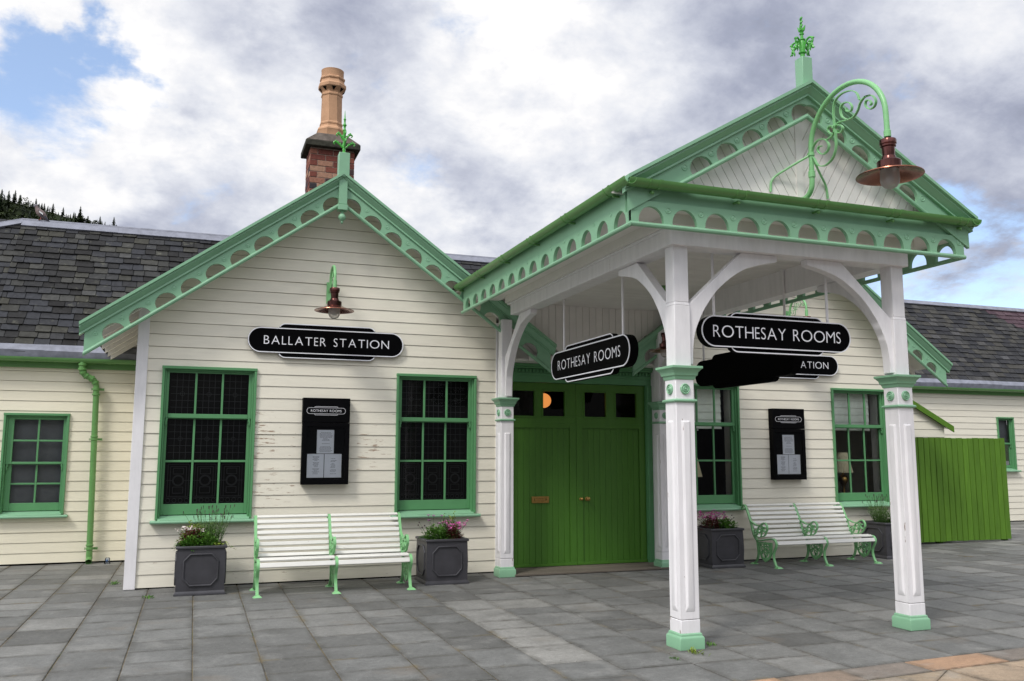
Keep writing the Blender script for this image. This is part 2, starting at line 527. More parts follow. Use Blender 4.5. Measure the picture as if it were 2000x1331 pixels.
class MB:
    """collects shapes in world coordinates and links them as ONE mesh object"""
    def __init__(self):
        self.bm = bmesh.new()
        self.tone = self.bm.faces.layers.float.new('tone')
        self.wear = self.bm.faces.layers.float.new('wear')
        self.edge = self.bm.verts.layers.float.new('edge')
        self.tv = 0.5
        self.wv = 0.0

    def f(self, vs):
        try:
            fc = self.bm.faces.new(vs)
            fc[self.tone] = self.tv
            fc[self.wear] = self.wv
            return fc
        except ValueError:
            return None

    def v(self, p):
        return self.bm.verts.new(p)

    def hexa(self, a, b):
        """solid between two rings of points (same length)"""
        va = [self.v(p) for p in a]
        vb = [self.v(p) for p in b]
        n = len(a)
        self.f(va[::-1])
        self.f(vb)
        for i in range(n):
            self.f((va[i], va[(i+1) % n], vb[(i+1) % n], vb[i]))

    def box(self, x0, y0, z0, x1, y1, z1):
        self.hexa([(x0, y0, z0), (x1, y0, z0), (x1, y1, z0), (x0, y1, z0)], [(x0, y0, z1), (x1, y0, z1), (x1, y1, z1), (x0, y1, z1)])
        return self

    def prism(self, poly, fn, d0, d1):
        """poly: 2-D outline, fn(u, v, d) -> 3-D point"""
        self.hexa([fn(u, v, d0) for u, v in poly], [fn(u, v, d1) for u, v in poly])
        return self

    def ring(self, outer, inner, fn, d0, d1):
        n = len(outer)
        A = [[self.v(fn(u, v, d)) for u, v in pl] for pl in (outer, inner) for d in (d0, d1)]
        o0, o1, i0, i1 = A
        for i in range(n):
            j = (i+1) % n
            self.f((o0[i], o0[j], o1[j], o1[i]))
            self.f((i0[i], i1[i], i1[j], i0[j]))
            self.f((o0[i], i0[i], i0[j], o0[j]))
            self.f((o1[i], o1[j], i1[j], i1[i]))
        return self

    def bar(self, p, q, wd, ht, upv=(0, 0, 1)):
        p, q = Vector(p), Vector(q)
        d = (q-p).normalized()
        s = d.cross(Vector(upv))
        if s.length < 1e-5:
            s = d.cross(Vector((0, 1, 0)))
        s.normalize()
        u = s.cross(d)
        c = [(-wd/2, -ht/2), (wd/2, -ht/2), (wd/2, ht/2), (-wd/2, ht/2)]
        self.hexa([p+s*a+u*b for a, b in c], [q+s*a+u*b for a, b in c])
        return self

    def tube(self, pts, r, n=8, closed=False, caps=True, sect=None, upv=None):
        """sweep a circle (or a section list of (side, up) pairs) along points; r number or list"""
        pts = [Vector(p) for p in pts]
        N = len(pts)
        rs = r if isinstance(r, (list, tuple)) else [r]*N
        rings = []
        prev = None
        for i, p in enumerate(pts):
            if closed:
                d = pts[(i+1) % N]-pts[i-1]
            else:
                d = pts[min(i+1, N-1)]-pts[max(i-1, 0)]
            d.normalize()
            if upv is not None:
                s = d.cross(Vector(upv))
            elif prev is None:
                s = d.cross(Vector((0, 0, 1)))
                if s.length < 0.05:
                    s = d.cross(Vector((0, 1, 0)))
            else:
                s = prev - d*prev.dot(d)
            if s.length < 1e-6:
                s = Vector((1, 0, 0))
            s.normalize()
            prev = s
            u = s.cross(d)
            if sect:
                rings.append([self.v(p + s*a*rs[i] + u*b*rs[i]) for a, b in sect])
            else:
                rings.append([self.v(p + s*cos(2*pi*k/n)*rs[i] + u*sin(2*pi*k/n)*rs[i]) for k in range(n)])
        m_ = len(rings[0])
        for i in range(N if closed else N-1):
            a, b = rings[i], rings[(i+1) % N]
            for k in range(m_):
                self.f((a[k], a[(k+1) % m_], b[(k+1) % m_], b[k]))
        if caps and not closed:
            self.f(rings[0][::-1])
            self.f(rings[-1])
        return self

    def lathe(self, prof, c, axis='z', n=20, rot=0.0):
        """prof: (radius, along) pairs"""
        c = Vector(c)
        rings = []
        for r_, h in prof:
            ring = []
            for k in range(n):
                a = 2*pi*k/n + rot
                x, y = cos(a)*max(r_, 1e-4), sin(a)*max(r_, 1e-4)
                ring.append(self.v(c + (Vector((x, y, h)) if axis == 'z' else Vector((x, h, y)) if axis == 'y' else Vector((h, x, y)))))
            rings.append(ring)
        for a, b in zip(rings, rings[1:]):
            for k in range(n):
                self.f((a[k], a[(k+1) % n], b[(k+1) % n], b[k]))
        self.f(rings[0][::-1])
        self.f(rings[-1])
        return self

    def ball(self, c, r_, n=14, m_=8, sx=1, sy=1, sz=1):
        c = Vector(c)
        rings = []
        for i in range(1, m_):
            t = pi*i/m_
            rings.append([self.v(c+Vector((sx*r_*sin(t)*cos(2*pi*k/n), sy*r_*sin(t)*sin(2*pi*k/n), sz*r_*cos(t)))) for k in range(n)])
        for a, b in zip(rings, rings[1:]):
            for k in range(n):
                self.f((a[k], a[(k+1) % n], b[(k+1) % n], b[k]))
        t0, t1 = self.v(c+Vector((0, 0, sz*r_))), self.v(c-Vector((0, 0, sz*r_)))
        for k in range(n):
            self.f((t0, rings[0][k], rings[0][(k+1) % n]))
            self.f((t1, rings[-1][(k+1) % n], rings[-1][k]))
        return self

    def quad(self, a, b, c, d):
        self.f([self.v(p) for p in (a, b, c, d)])
        return self

    def cut(self, co, no, fill=True):
        """keep the side the normal points away from"""
        g = self.bm.verts[:] + self.bm.edges[:] + self.bm.faces[:]
        r_ = bmesh.ops.bisect_plane(self.bm, geom=g, plane_co=co, plane_no=no, clear_outer=True, dist=1e-5)
        if fill:
            ed = [e for e in r_['geom_cut'] if isinstance(e, bmesh.types.BMEdge) and e.is_valid and e.is_boundary]
            if ed:
                bmesh.ops.holes_fill(self.bm, edges=ed, sides=0)
        return self

    def absorb(self, other):
        me = bpy.data.meshes.new('tmp')
        other.bm.to_mesh(me)
        self.bm.from_mesh(me)
        bpy.data.meshes.remove(me)
        other.bm.free()
        return self

    def build(self, name, material, parent=None, bevel=0.0, smooth=35, label=None, kind=None, normals=True):
        if normals:
            bmesh.ops.recalc_face_normals(self.bm, faces=self.bm.faces[:])
        off = rootloc(parent)
        if off.length > 0:
            bmesh.ops.translate(self.bm, verts=self.bm.verts[:], vec=-off)
        me = bpy.data.meshes.new(name)
        self.bm.to_mesh(me)
        self.bm.free()
        if smooth:
            for p in me.polygons:
                p.use_smooth = True
            me.set_sharp_from_angle(angle=R(smooth))
        me.materials.append(material)
        o = bpy.data.objects.new(name, me)
        COL.objects.link(o)
        o.parent = parent
        if bevel:
            b = o.modifiers.new('bevel', 'BEVEL')
            b.width = bevel
            b.segments = 2
            b.limit_method = 'ANGLE'
            b.angle_limit = R(40)
        return tag(o, label, None, None, kind)


def clip_poly(poly, a, b, c):
    """keep a*x + b*y <= c"""
    outp = []
    n = len(poly)
    for i in range(n):
        p, q = poly[i], poly[(i+1) % n]
        dp, dq = a*p[0]+b*p[1]-c, a*q[0]+b*q[1]-c
        if dp <= 0:
            outp.append(p)
        if (dp < 0 < dq) or (dq < 0 < dp):
            t = dp/(dp-dq)
            outp.append((p[0]+(q[0]-p[0])*t, p[1]+(q[1]-p[1])*t))
    return outp


def rrect(w_, h_, r_, n=8):
    pts = []
    for cx, cy, a0 in ((w_/2-r_, h_/2-r_, 0), (-w_/2+r_, h_/2-r_, 90), (-w_/2+r_, -h_/2+r_, 180), (w_/2-r_, -h_/2+r_, 270)):
        for k in range(n+1):
            a = R(a0+90*k/n)
            pts.append((cx+r_*cos(a), cy+r_*sin(a)))
    return pts


def smoothpath(ctrl, n=8):
    """Catmull-Rom through control points"""
    P = [Vector(p) for p in ctrl]
    P = [2*P[0]-P[1]] + P + [2*P[-1]-P[-2]]
    outp = []
    for i in range(1, len(P)-2):
        for k in range(n):
            t = k/n
            a, b, c, d = P[i-1], P[i], P[i+1], P[i+2]
            outp.append(0.5*((2*b) + (c-a)*t + (2*a-5*b+4*c-d)*t*t + (3*b-a-3*c+d)*t**3))
    outp.append(P[-2])
    return outp


def spiral(c, r0, r1, a0, a1, n=24):
    return [(c[0]+(r0+(r1-r0)*k/n)*cos(R(a0+(a1-a0)*k/n)), c[1]+(r0+(r1-r0)*k/n)*sin(R(a0+(a1-a0)*k/n))) for k in range(n+1)]


def copy_tree(o, parent=None):
    c = o.copy()
    COL.objects.link(c)
    c.parent = parent
    for ch in list(o.children):
        copy_tree(ch, c)
    return c


# ================================================================== GROUND AND PAVING
g = MB()
g.quad((-400, -300, -0.008), (500, -300, -0.008), (500, 900, -0.008), (-400, 900, -0.008))
tag(g.build('ground', GROUND), kind='structure')


def slab(mb, poly, z1, tone, tilt=0.004):
    """one flagstone with a rounded arris"""
    mb.tv = tone
    cx = sum(p[0] for p in poly)/len(poly)
    cy = sum(p[1] for p in poly)/len(poly)
    tx, ty = rnd.uniform(-tilt, tilt), rnd.uniform(-tilt, tilt)
    dz = rnd.uniform(-0.002, 0.002)

    def ins(e, z):
        r_ = []
        for x, y in poly:
            l = math.hypot(x-cx, y-cy)
            k = max(0, 1-e/l)
            r_.append((cx+(x-cx)*k, cy+(y-cy)*k, z+dz+tx*(x-cx)+ty*(y-cy)))
        return r_
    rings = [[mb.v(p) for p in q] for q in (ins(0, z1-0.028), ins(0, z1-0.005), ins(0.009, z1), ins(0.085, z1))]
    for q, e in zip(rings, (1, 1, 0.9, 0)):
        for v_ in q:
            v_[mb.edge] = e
    n = len(poly)
    for a, b in zip(rings, rings[1:]):
        for i in range(n):
            mb.f((a[i], a[(i+1) % n], b[(i+1) % n], b[i]))
    mb.f(rings[-1])


pv = MB()


def BY(x):
    """the border runs slightly askew to the facade"""
    return -0.055*max(0.0, 7.3-x)+0.03


xs = [-0.735, -0.22, 0.28, 0.78, 1.287, 1.785, 2.375, 2.84, 3.325, 3.83]
x = -0.735
while x > -9:
    x -= rnd.uniform(0.46, 0.56)
    xs.insert(0, x)
while xs[-1] < 24:
    xs.append(xs[-1]+rnd.uniform(0.47, 0.60))
for a, b in zip(xs, xs[1:]):
    y = -5.90 if b > 4.0 else -9.5 + rnd.uniform(0, 0.6)
    while y < 5.2:
        ln = rnd.choice((rnd.uniform(0.36, 0.50), rnd.uniform(0.5, 0.72)))
        gp = rnd.uniform(0.0025, 0.005)
        y2 = y+ln
        # the sandstone border cuts the grey paving off on its south side
        if y2 > -5.90 or b < 4.0:
            ya = max(y, -5.90+gp) if b > 4.0 else y
            yb = y2-gp
            inside = (-0.05 < a and b < 12.0 and ya > 0.3)
            ka, kb = (BY(a), BY(b)) if b > 4.0 and y <= -5.90 else (0, 0)
            if yb-ya > 0.08 and not inside:
                t = rnd.betavariate(2.2, 2.6)
                if 3.3 < (a+b)/2 < 3.85 and -5.4 < y < -2.3:
                    t = rnd.uniform(0.86, 1.0)
                slab(pv, [(a+gp, ya+ka+0.004), (b-gp, ya+kb+0.004), (b-gp, yb-0.005), (a+gp, yb-0.005)], 0.0, t)
        y = y2
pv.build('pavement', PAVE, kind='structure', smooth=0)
sb = MB()
x = 4.05
while x < 24:
    ln = rnd.uniform(0.45, 0.85)
    slab(sb, [(x+0.005, -6.2+BY(x)), (x+ln-0.006, -6.2+BY(x+ln)), (x+ln-0.006, -5.906+BY(x+ln)), (x+0.005, -5.906+BY(x))], 0.0, rnd.choice((0.25, 0.75, 0.9, 0.6, 0.12)))
    x += ln
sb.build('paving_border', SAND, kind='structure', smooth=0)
cz = MB()
# irregular crazy paving south of the border
gx = [4.05+i*0.52 for i in range(38)]
jit = {}


def jp(i, j):
    if (i, j) not in jit:
        y_ = -6.215 - j*0.45 + BY(gx[i])
        jit[(i, j)] = (gx[i]+(0 if j == 0 else rnd.uniform(-0.2, 0.2)), y_ if j == 0 else y_+rnd.uniform(-0.16, 0.16))
    return jit[(i, j)]


for j in range(6):
    for i in range(len(gx)-1):
        q = [jp(i, j+1), jp(i+1, j+1), jp(i+1, j), jp(i, j)]
        if rnd.random() < 0.5:
            polys = [q]
        else:
            polys = [[q[0], q[1], q[2]], [q[0], q[2], q[3]]]
        for pl in polys:
            cx = sum(p[0] for p in pl)/len(pl)
            cy = sum(p[1] for p in pl)/len(pl)
            slab(cz, [(cx+(p[0]-cx)*0.97, cy+(p[1]-cy)*0.97) for p in pl], 0.0, rnd.random())
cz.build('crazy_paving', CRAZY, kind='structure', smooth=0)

# ================================================================== STATION BUILDING
B = thing('station_building', 'cream weatherboarded station with green carved bargeboards on twin gables and slate roofs', 'building', (0, 0, 0))


def intervals(x0, x1, z0, z1, openings):
    cuts = sorted(set([z0, z1] + [q for o in openings for q in (o[2], o[3]) if z0 < q < z1]))
    outp = []
    for a, b in zip(cuts, cuts[1:]):
        zm = (a+b)/2
        iv = [(x0, x1)]
        for o in openings:
            if o[2] < zm < o[3]:
                nv = []
                for p, q in iv:
                    if o[1] <= p or o[0] >= q:
                        nv.append((p, q))
                    else:
                        if o[0] > p:
                            nv.append((p, o[0]))
                        if o[1] < q:
                            nv.append((o[1], q))
                iv = nv
        outp += [(p, q, a, b) for p, q in iv]
    return outp


def weatherboards(mb, x0, x1, z0, z1, y, pitch, openings=(), clips=(), wear=None, step=0.3, gap=0.005):
    zb = z0
    while zb < z1:
        tone = rnd.random()
        off = rnd.uniform(-0.0015, 0.0015)

        def yf(z):
            return y + off - 0.003 - 0.0095*(1-(z-zb)/pitch)
        for p, q, a, b in intervals(x0, x1, zb, min(zb+pitch, z1), openings):
            n = max(1, int(math.ceil((q-p)/step)))
            for k in range(n):
                xa, xb = p+(q-p)*k/n, p+(q-p)*(k+1)/n
                lo = a+gap if abs(a-zb) < 1e-6 else a
                if b-lo < 1e-3:
                    continue
                poly = [(xa, lo), (xb, lo), (xb, b), (xa, b)]
                back = [(xa, a), (xb, a), (xb, b), (xa, b)]
                for c in clips:
                    poly = clip_poly(poly, *c) if poly else poly
                    back = clip_poly(back, *c) if back else back
                if len(poly) < 3:
                    continue
                mb.tv = tone
                mb.wv = wear((xa+xb)/2, (lo+b)/2) if wear else 0
                mb.f([mb.v((u, yf(v), v)) for u, v in poly])
                mb.f([mb.v((u, y+0.02, v)) for u, v in back])
                if abs(a-zb) < 1e-6:
                    us = [u for u, v in poly if abs(v-lo) < 1e-5]
                    if len(us) >= 2:
                        mb.quad((min(us), yf(lo), lo), (max(us), yf(lo), lo), (max(us), y+0.02, lo), (min(us), y+0.02, lo))
        zb += pitch
    return mb


TAN = 0.7155
APEX = 5.264
SL = math.atan(TAN)


def gauss(x, c, s):
    return math.exp(-((x-c)/s)**2)


def wear_l(x, z):
    a = gauss(x, 1.62, 0.26)*gauss(z, 1.80, 0.42) + 0.9*gauss(x, 2.95, 0.30)*gauss(z, 1.72, 0.40) + 0.75*gauss(x, 1.7, 0.4)*gauss(z, 1.12, 0.25)
    return min(1.0, a + 0.55*math.exp(-max(0, z)/0.25) + 0.15*math.exp(-((z-0.7)/0.4)**2))


def wear_r(x, z):
    return min(1.0, 0.35*math.exp(-max(0, z)/0.3) + 0.25*gauss(z, 1.0, 0.3) + 0.25*gauss(z, 2.0, 0.4))


def window(x0, z0, y, w_, h_, glass, rail, bars_v, bars_h_up, bars_h_lo, leaded=None, label=None, sillx=0.05):
    """sash window: outer moulded frame (part) with sill, two sashes, two panes and leaded panel as sub-parts.
    glass = (x0, x1, z0, z1) opening of glass, rail = (z0, z1) meeting rail"""
    gx0, gx1, gz0, gz1 = glass
    x1, z1 = x0+w_, z0+h_
    mb = MB()
    # outer architrave, proud of the boards, and deep box lining
    e = 0.030
    for a in ((x0, z0, x0+e, z1), (x1-e, z0, x1, z1)):
        mb.box(a[0], y-0.045, a[1], a[2], y+0.12, a[3])
    mb.box(x0-0.004, y-0.050, z1-e, x1+0.004, y+0.12, z1+0.006)
    # stepped inner lining
    mb.box(x0+e, y-0.004, z0, x0+e+0.022, y+0.12, z1-e)
    mb.box(x1-e-0.022, y-0.004, z0, x1-e, y+0.12, z1-e)
    mb.box(x0+e+0.022, y-0.004, z1-e-0.02, x1-e-0.022, y+0.12, z1-e)
    win = mb.build('window', SASH, B, bevel=0.004, label=label)
    s = MB()
    s.box(x0-sillx, y-0.095, z0-0.050, x1+sillx, y+0.02, z0-0.010)
    s.tube([(x0-sillx, y-0.095, z0-0.030), (x1+sillx, y-0.095, z0-0.030)], 0.0205, 10)
    s.hexa([(x0+e, y-0.07, z0-0.010), (x1-e, y-0.07, z0-0.010), (x1-e, y+0.12, z0-0.010), (x0+e, y+0.12, z0-0.010)],
           [(x0+e, y-0.07, z0-0.004), (x1-e, y-0.07, z0-0.004), (x1-e, y+0.12, z0+0.05), (x0+e, y+0.12, z0+0.05)])
    s.build('sill', MINT, win, bevel=0.003)
    st = 0.048
    xi0, xi1 = x0+e+0.022, x1-e-0.022

    def sash(z_a, z_b, yy, top, bot, nh, name):
        mb = MB()
        mb.box(xi0, yy, z_a, gx0, yy+0.04, z_b)
        mb.box(gx1, yy, z_a, xi1, yy+0.04, z_b)
        mb.box(gx0, yy+0.002, z_a, gx1, yy+0.038, z_a+bot)
        mb.box(gx0, yy+0.002, z_b-top, gx1, yy+0.038, z_b)
        for k in range(1, bars_v):
            xc = gx0+(gx1-gx0)*k/bars_v
            mb.box(xc-0.013, yy+0.004, z_a+bot, xc+0.013, yy+0.034, z_b-top)
        for k in range(1, nh):
            zc = z_a+bot+(z_b-top-z_a-bot)*k/nh
            xq = [gx0+(gx1-gx0)*i/bars_v for i in range(bars_v+1)]
            for i in range(bars_v):
                mb.box(xq[i]+(0.013 if i else 0), yy+0.006, zc-0.013, xq[i+1]-(0.013 if i < bars_v-1 else 0), yy+0.032, zc+0.013)
        if name == 'up':
            for xx, sg in ((xi0+0.012, 1), (xi1-0.012, -1)):      # sash horns
                mb.prism([(0, 0), (0.022, 0), (0.022, -0.03), (0.012, -0.05), (0.018, -0.075), (0.0, -0.10), (-0.008, -0.05)],
                         lambda u, v, d, xx=xx, sg=sg: (xx+sg*u, yy+d, z_a+v), 0.002, 0.036)
        sh = mb.build('sash', SASH, win, bevel=0.003)
        p = MB()
        p.quad((gx0-0.005, yy+0.02, z_a+0.01), (gx1+0.005, yy+0.02, z_a+0.01), (gx1+0.005, yy+0.02, z_b-0.01), (gx0-0.005, yy+0.02, z_b-0.01))
        p.build('pane', GLASS, win)
        return sh
    zr0, zr1 = rail
    sash(zr0, z1-e-0.02, y+0.022, z1-e-0.02-gz1, zr1-zr0, bars_h_up, 'up')
    sash(z0+0.048, zr0+0.02, y+0.070, 0.03, gz0-z0-0.048, bars_h_lo, 'lo')
    if leaded:
        yl = y+0.135
        p = MB()
        p.box(gx0-0.02, yl, gz0-0.02, gx1+0.02, yl+0.01, gz1+0.02)
        p.build('leaded_panel', LEADGL, win)
        c = MB()

        def strip(xa, za, xb, zb, t=0.0032):
            d = Vector((xb-xa, 0, zb-za)).normalized()*0.5
            n_ = Vector((-d.z, 0, d.x)).normalized()*t
            yy = yl-rnd.uniform(0.001, 0.003)
            c.quad(*[(Vector((xa, yy, za))+n_), (Vector((xb, yy, zb))+n_), (Vector((xb, yy, zb))-n_), (Vector((xa, yy, za))-n_)])

        def ringz(cx, cz_, r_, t=0.005, n=14):
            for k in range(n):
                a, b = 2*pi*k/n, 2*pi*(k+1)/n
                strip(cx+r_*cos(a), cz_+r_*sin(a), cx+r_*cos(b), cz_+r_*sin(b), t/2)
        for i in range(3):
            xa, xb = gx0+(gx1-gx0)*i/3+0.02, gx0+(gx1-gx0)*(i+1)/3-0.02
            xm = (xa+xb)/2
            for za, zb in ((zr1, gz1), (gz0+0.545, zr0)):
                for k in range(1, 4):
                    xx = xa+(xb-xa)*k/4
                    strip(xx, za, xx, zb)
                for k in range(1, 6):
                    strip(xa, za+(zb-za)*k/6, xb, za+(zb-za)*k/6)
                ringz(xm, (za+zb)/2, 0.026)
            za, zb = gz0, gz0+0.50
            for d in (0.015, 0.045):
                for sxy in ((xa+d, za+0.09, xa+d, zb-d), (xb-d, za+0.09, xb-d, zb-d), (xa+d, zb-d, xb-d, zb-d), (xa+d, za+0.09, xb-d, za+0.09)):
                    strip(*sxy, 0.003)
            for r_ in (0.055, 0.066):
                ringz(xm, za+0.285, r_, 0.007, 18)
            for zz_, hh in ((za+0.13, 0.075), (za+0.365, 0.07)):
                for sxy in ((xm-0.06, zz_, xm+0.06, zz_), (xm-0.06, zz_+hh, xm+0.06, zz_+hh), (xm-0.06, zz_, xm-0.06, zz_+hh), (xm+0.06, zz_, xm+0.06, zz_+hh)):
                    strip(*sxy)
            strip(xa, za+0.285, xm-0.066, za+0.285)
            strip(xb, za+0.285, xm+0.066, za+0.285)
            for k in range(4):
                ringz(xa+0.03+(xb-xa-0.06)*k/3, za+0.042, 0.024, 0.006, 12)
            strip(xa, za+0.072, xb, za+0.072)
            strip(xa, za+0.012, xb, za+0.012)
        c.build('came_pattern', CAME, win, normals=False)
    return win


def rake_profile(cx, sgn, y0, apex_z, tanv, xend, prof):
    """moulding running up one slope of a gable. prof: (forward, below) pairs measured from the roof's top edge"""
    sl = math.atan(tanv)
    d = Vector((sgn*cos(sl), 0, -sin(sl)))           # down-slope
    nrm = Vector((-sgn*sin(sl), 0, -cos(sl)))        # into the gable, square to the slope
    a = Vector((cx, y0, apex_z))
    L = xend/cos(sl)
    mb = MB()
    mb.hexa([a - d*0.4 + nrm*b + Vector((0, -f, 0)) for f, b in prof], [a + d*(L+0.4) + nrm*b + Vector((0, -f, 0)) for f, b in prof])
    mb.cut((cx, 0, 0), (-sgn, 0, 0))
    return mb, a, d, nrm, L


def scallops(cx, sgn, y0, thick, apex_z, tanv, xend, top, bot, first, pitch, n, r_, cutx, flatend=None):
    """pierced board under the slope; top/bot = distances square to the slope"""
    sl = math.atan(tanv)
    d = Vector((sgn*cos(sl), 0, -sin(sl)))
    nrm = Vector((-sgn*sin(sl), 0, -cos(sl)))
    a = Vector((cx, y0, apex_z))
    L = xend/cos(sl)
    mb = MB()
    prof = [(-0.5, bot)]
    for k in range(n):
        c = first+pitch*k
        e = 0.030
        prof.append((c-r_*1.0-0.0005, bot))
        for q in range(0, 21):
            an = pi - pi*q/20
            prof.append((c+r_*cos(an), bot-e-r_*0.86*sin(an) if 0 < q < 20 else bot-e))
        prof.append((c+r_+0.0005, bot))
    prof.append((L+0.6, bot))

    def P(s, b, f):
        return a + d*s + nrm*b + Vector((0, f, 0))
    for (s0, b0), (s1, b1) in zip(prof, prof[1:]):
        if s1-s0 < 1e-6:
            continue
        mb.quad(P(s0, top, 0), P(s1, top, 0), P(s1, b1, 0), P(s0, b0, 0))
        mb.quad(P(s0, top, thick), P(s0, b0, thick), P(s1, b1, thick), P(s1, top, thick))
        mb.quad(P(s0, b0, 0), P(s1, b1, 0), P(s1, b1, thick), P(s0, b0, thick))
    bmesh.ops.remove_doubles(mb.bm, verts=mb.bm.verts[:], dist=1e-5)
    mb.cut((cx, 0, 0), (-sgn, 0, 0))
    mb.cut((cx+sgn*cutx, 0, 0), (sgn, 0, 0))
    # turned bosses between the openings
    for k in range(n+1):
        c = first+pitch*(k-0.5)
        q = P(c, top+(bot-top)*0.40, 0)
        if abs(q.x-cx) < 0.10 or abs(q.x-cx) > cutx-0.08:
            continue
        mb.lathe([(0.030, 0.0), (0.030, -0.003), (0.026, -0.0045), (0.022, -0.001), (0.012, -0.001), (0.008, -0.003), (0.001, -0.004)], q, 'y', 16)
    return mb, P


def gable(cx, boss_label):
    # carved bargeboards with crown moulding and torus bead
    for sgn in (-1, 1):
        mb, a, d, nrm, L = rake_profile(cx, sgn, -0.36, APEX, TAN, 3.0,
                                        [(0.0, -0.006), (0.120, -0.006), (0.120, 0.024), (0.094, 0.030), (0.094, 0.046), (0.084, 0.054), (0.064, 0.080), (0.046, 0.094), (0.048, 0.100), (0.050, 0.116), (0.0, 0.122)])
        mb.cut((cx+sgn*3.0, 0, 0), (sgn, 0, 0))
        sc, P = scallops(cx, sgn, -0.385, 0.035, APEX, TAN, 3.0, 0.10, 0.315, 0.36, 0.343, 10, 0.128, 2.945)
        mb.absorb(sc)
        tb = MB()
        tb.tube([P(-0.3, 0.322, 0.005), P(4.4, 0.322, 0.005)], 0.024, 10)
        tb.cut((cx, 0, 0), (-sgn, 0, 0))
        tb.cut((cx+sgn*2.95, 0, 0), (sgn, 0, 0))
        mb.absorb(tb)
        mb.build('bargeboard', MINT, B)
    # finial post with pendant and ball
    fb = MB()
    fb.box(cx-0.055, -0.44, APEX-0.42, cx+0.055, -0.33, APEX-0.02)
    fb.box(cx-0.062, -0.45, APEX-0.50, cx+0.062, -0.33, APEX-0.425)
    fb.lathe([(0.030, 0.0), (0.034, -0.012), (0.020, -0.02), (0.018, -0.035), (0.040, -0.055), (0.050, -0.085), (0.042, -0.115), (0.020, -0.135), (0.012, -0.145), (0.020, -0.155), (0.010, -0.172), (0.002, -0.178)], (cx, -0.39, APEX-0.50), 'z', 16)
    fb.build('pendant', MINT, B, bevel=0.004)
    fp = MB()
    fp.box(cx-0.07, -0.47, APEX-0.06, cx+0.07, -0.33, APEX+0.27)
    f = fp.build('finial', MINT, B, bevel=0.005)
    finial_iron(cx, -0.40, APEX+0.27, f, 0.60)


def finial_iron(cx, cy, z, parent, h_, curled=False):
    s = MB()
    k = h_/0.60
    s.lathe([(0.028*k, 0), (0.030*k, 0.012*k), (0.018*k, 0.03*k), (0.022*k, 0.06*k), (0.016*k, 0.08*k), (0.015*k, 0.30*k), (0.026*k, 0.325*k), (0.014*k, 0.345*k), (0.016*k, 0.375*k), (0.028*k, 0.395*k), (0.013*k, 0.42*k), (0.012*k, 0.46*k), (0.019*k, 0.475*k), (0.010*k, 0.49*k), (0.002, 0.60*k)], (cx, cy, z), 'z', 10)
    for i in range(4):
        a = i*pi/2
        dx, dy = cos(a), sin(a)
        for rr, z0, hh in ((0.12, 0.07, 0.10), (0.085, 0.17, 0.12)):
            path = []
            for t in range(9):
                u = t/8
                path.append((rr*k*(u**0.8), (z0+hh*(1.6*u-0.75*u*u))*k))
            tip = path[-1]
            path += [(tip[0]+0.018*k*sin(q), tip[1]-0.018*k*(1-cos(q))) for q in (0.8, 1.6, 2.4, 3.2)]
            s.tube([(cx+dx*r_, cy+dy*r_, z+zz_) for r_, zz_ in path], [0.011*k]*5+[0.013*k]*4+[0.011*k]*2+[0.008*k, 0.006*k], 6)
            # leaf blade along the branch
            for t in (3, 5, 7):
                p = path[t]
                s.ball((cx+dx*p[0], cy+dy*p[0], z+p[1]+0.010*k), 0.017*k, 6, 4, 0.9, 0.9, 1.2)
    s.build('finial_spike', BRIGHT, parent)


GL, GR = 2.395, 9.58
W1, W2, W3, W4 = 0.305, 3.244, 7.537, 10.44
WW, WT, WB = 1.123, 2.682, 0.815


def gable_clips(cx):
    # stay below the roof boarding
    zt = APEX-0.10
    return [(TAN, 1.0, zt+TAN*cx), (-TAN, 1.0, zt-TAN*cx)]


lw = MB()
weatherboards(lw, 0.125, 4.665, 0.012, 5.3, 0, 0.1533, [(W1+0.01, W1+WW-0.01, WB-0.03, WT-0.01), (W2+0.01, W2+WW-0.01, WB-0.03, WT-0.01)], gable_clips(GL), wear_l)
lw.build('gable_wall', BOARD, B, smooth=0)
rw = MB()
weatherboards(rw, 7.31, 11.85, 0.012, 5.3, 0, 0.1533, [(W3+0.01, W3+WW-0.01, WB-0.03, WT-0.01), (W4+0.01, W4+WW-0.01, WB-0.03, WT-0.01)], gable_clips(GR), wear_r)
rw.build('gable_wall', BOARD, B, smooth=0)
for cxx, xa in ((GL, 0.0), (GL, 4.66), (GR, 7.185), (GR, 11.845)):
    c = MB()
    ztop = APEX-0.10-TAN*max(abs(xa-cxx), abs(xa+0.13-cxx))
    c.box(xa, -0.032, 0.004, xa+0.13, 0.03, ztop)
    if xa in (0.0, 7.185):
        c.box(xa, 0.03, 0.004, xa+0.02, 0.16, ztop)
    c.build('corner_board', WHITE, B, bevel=0.004)
for xa, xb in ((0.02, 0.04), (4.75, 4.77), (7.2, 7.22), (11.93, 11.95)):
    s = MB()
    zs = 3.50
    if xb < 1:
        weatherboards(s, -3.2, -0.03, 0.012, zs, 0, 0.1533)          # built flat, then turned to face left
        bmesh.ops.transform(s.bm, matrix=Matrix(((0, 1, 0, xa), (-1, 0, 0, 0), (0, 0, 1, 0), (0, 0, 0, 1))), verts=s.bm.verts[:])
    elif xa > 11.9:
        weatherboards(s, 0.03, 4.5, 0.012, zs, 0, 0.1533)
        bmesh.ops.transform(s.bm, matrix=Matrix(((0, -1, 0, xb), (1, 0, 0, 0), (0, 0, 1, 0), (0, 0, 0, 1))), verts=s.bm.verts[:])
    else:
        s.box(xa, 0.17, 0, xb, 3.2, zs)
    s.build('side_wall', DARKIN if 4 < xa < 8 else BOARD2, B, smooth=0)

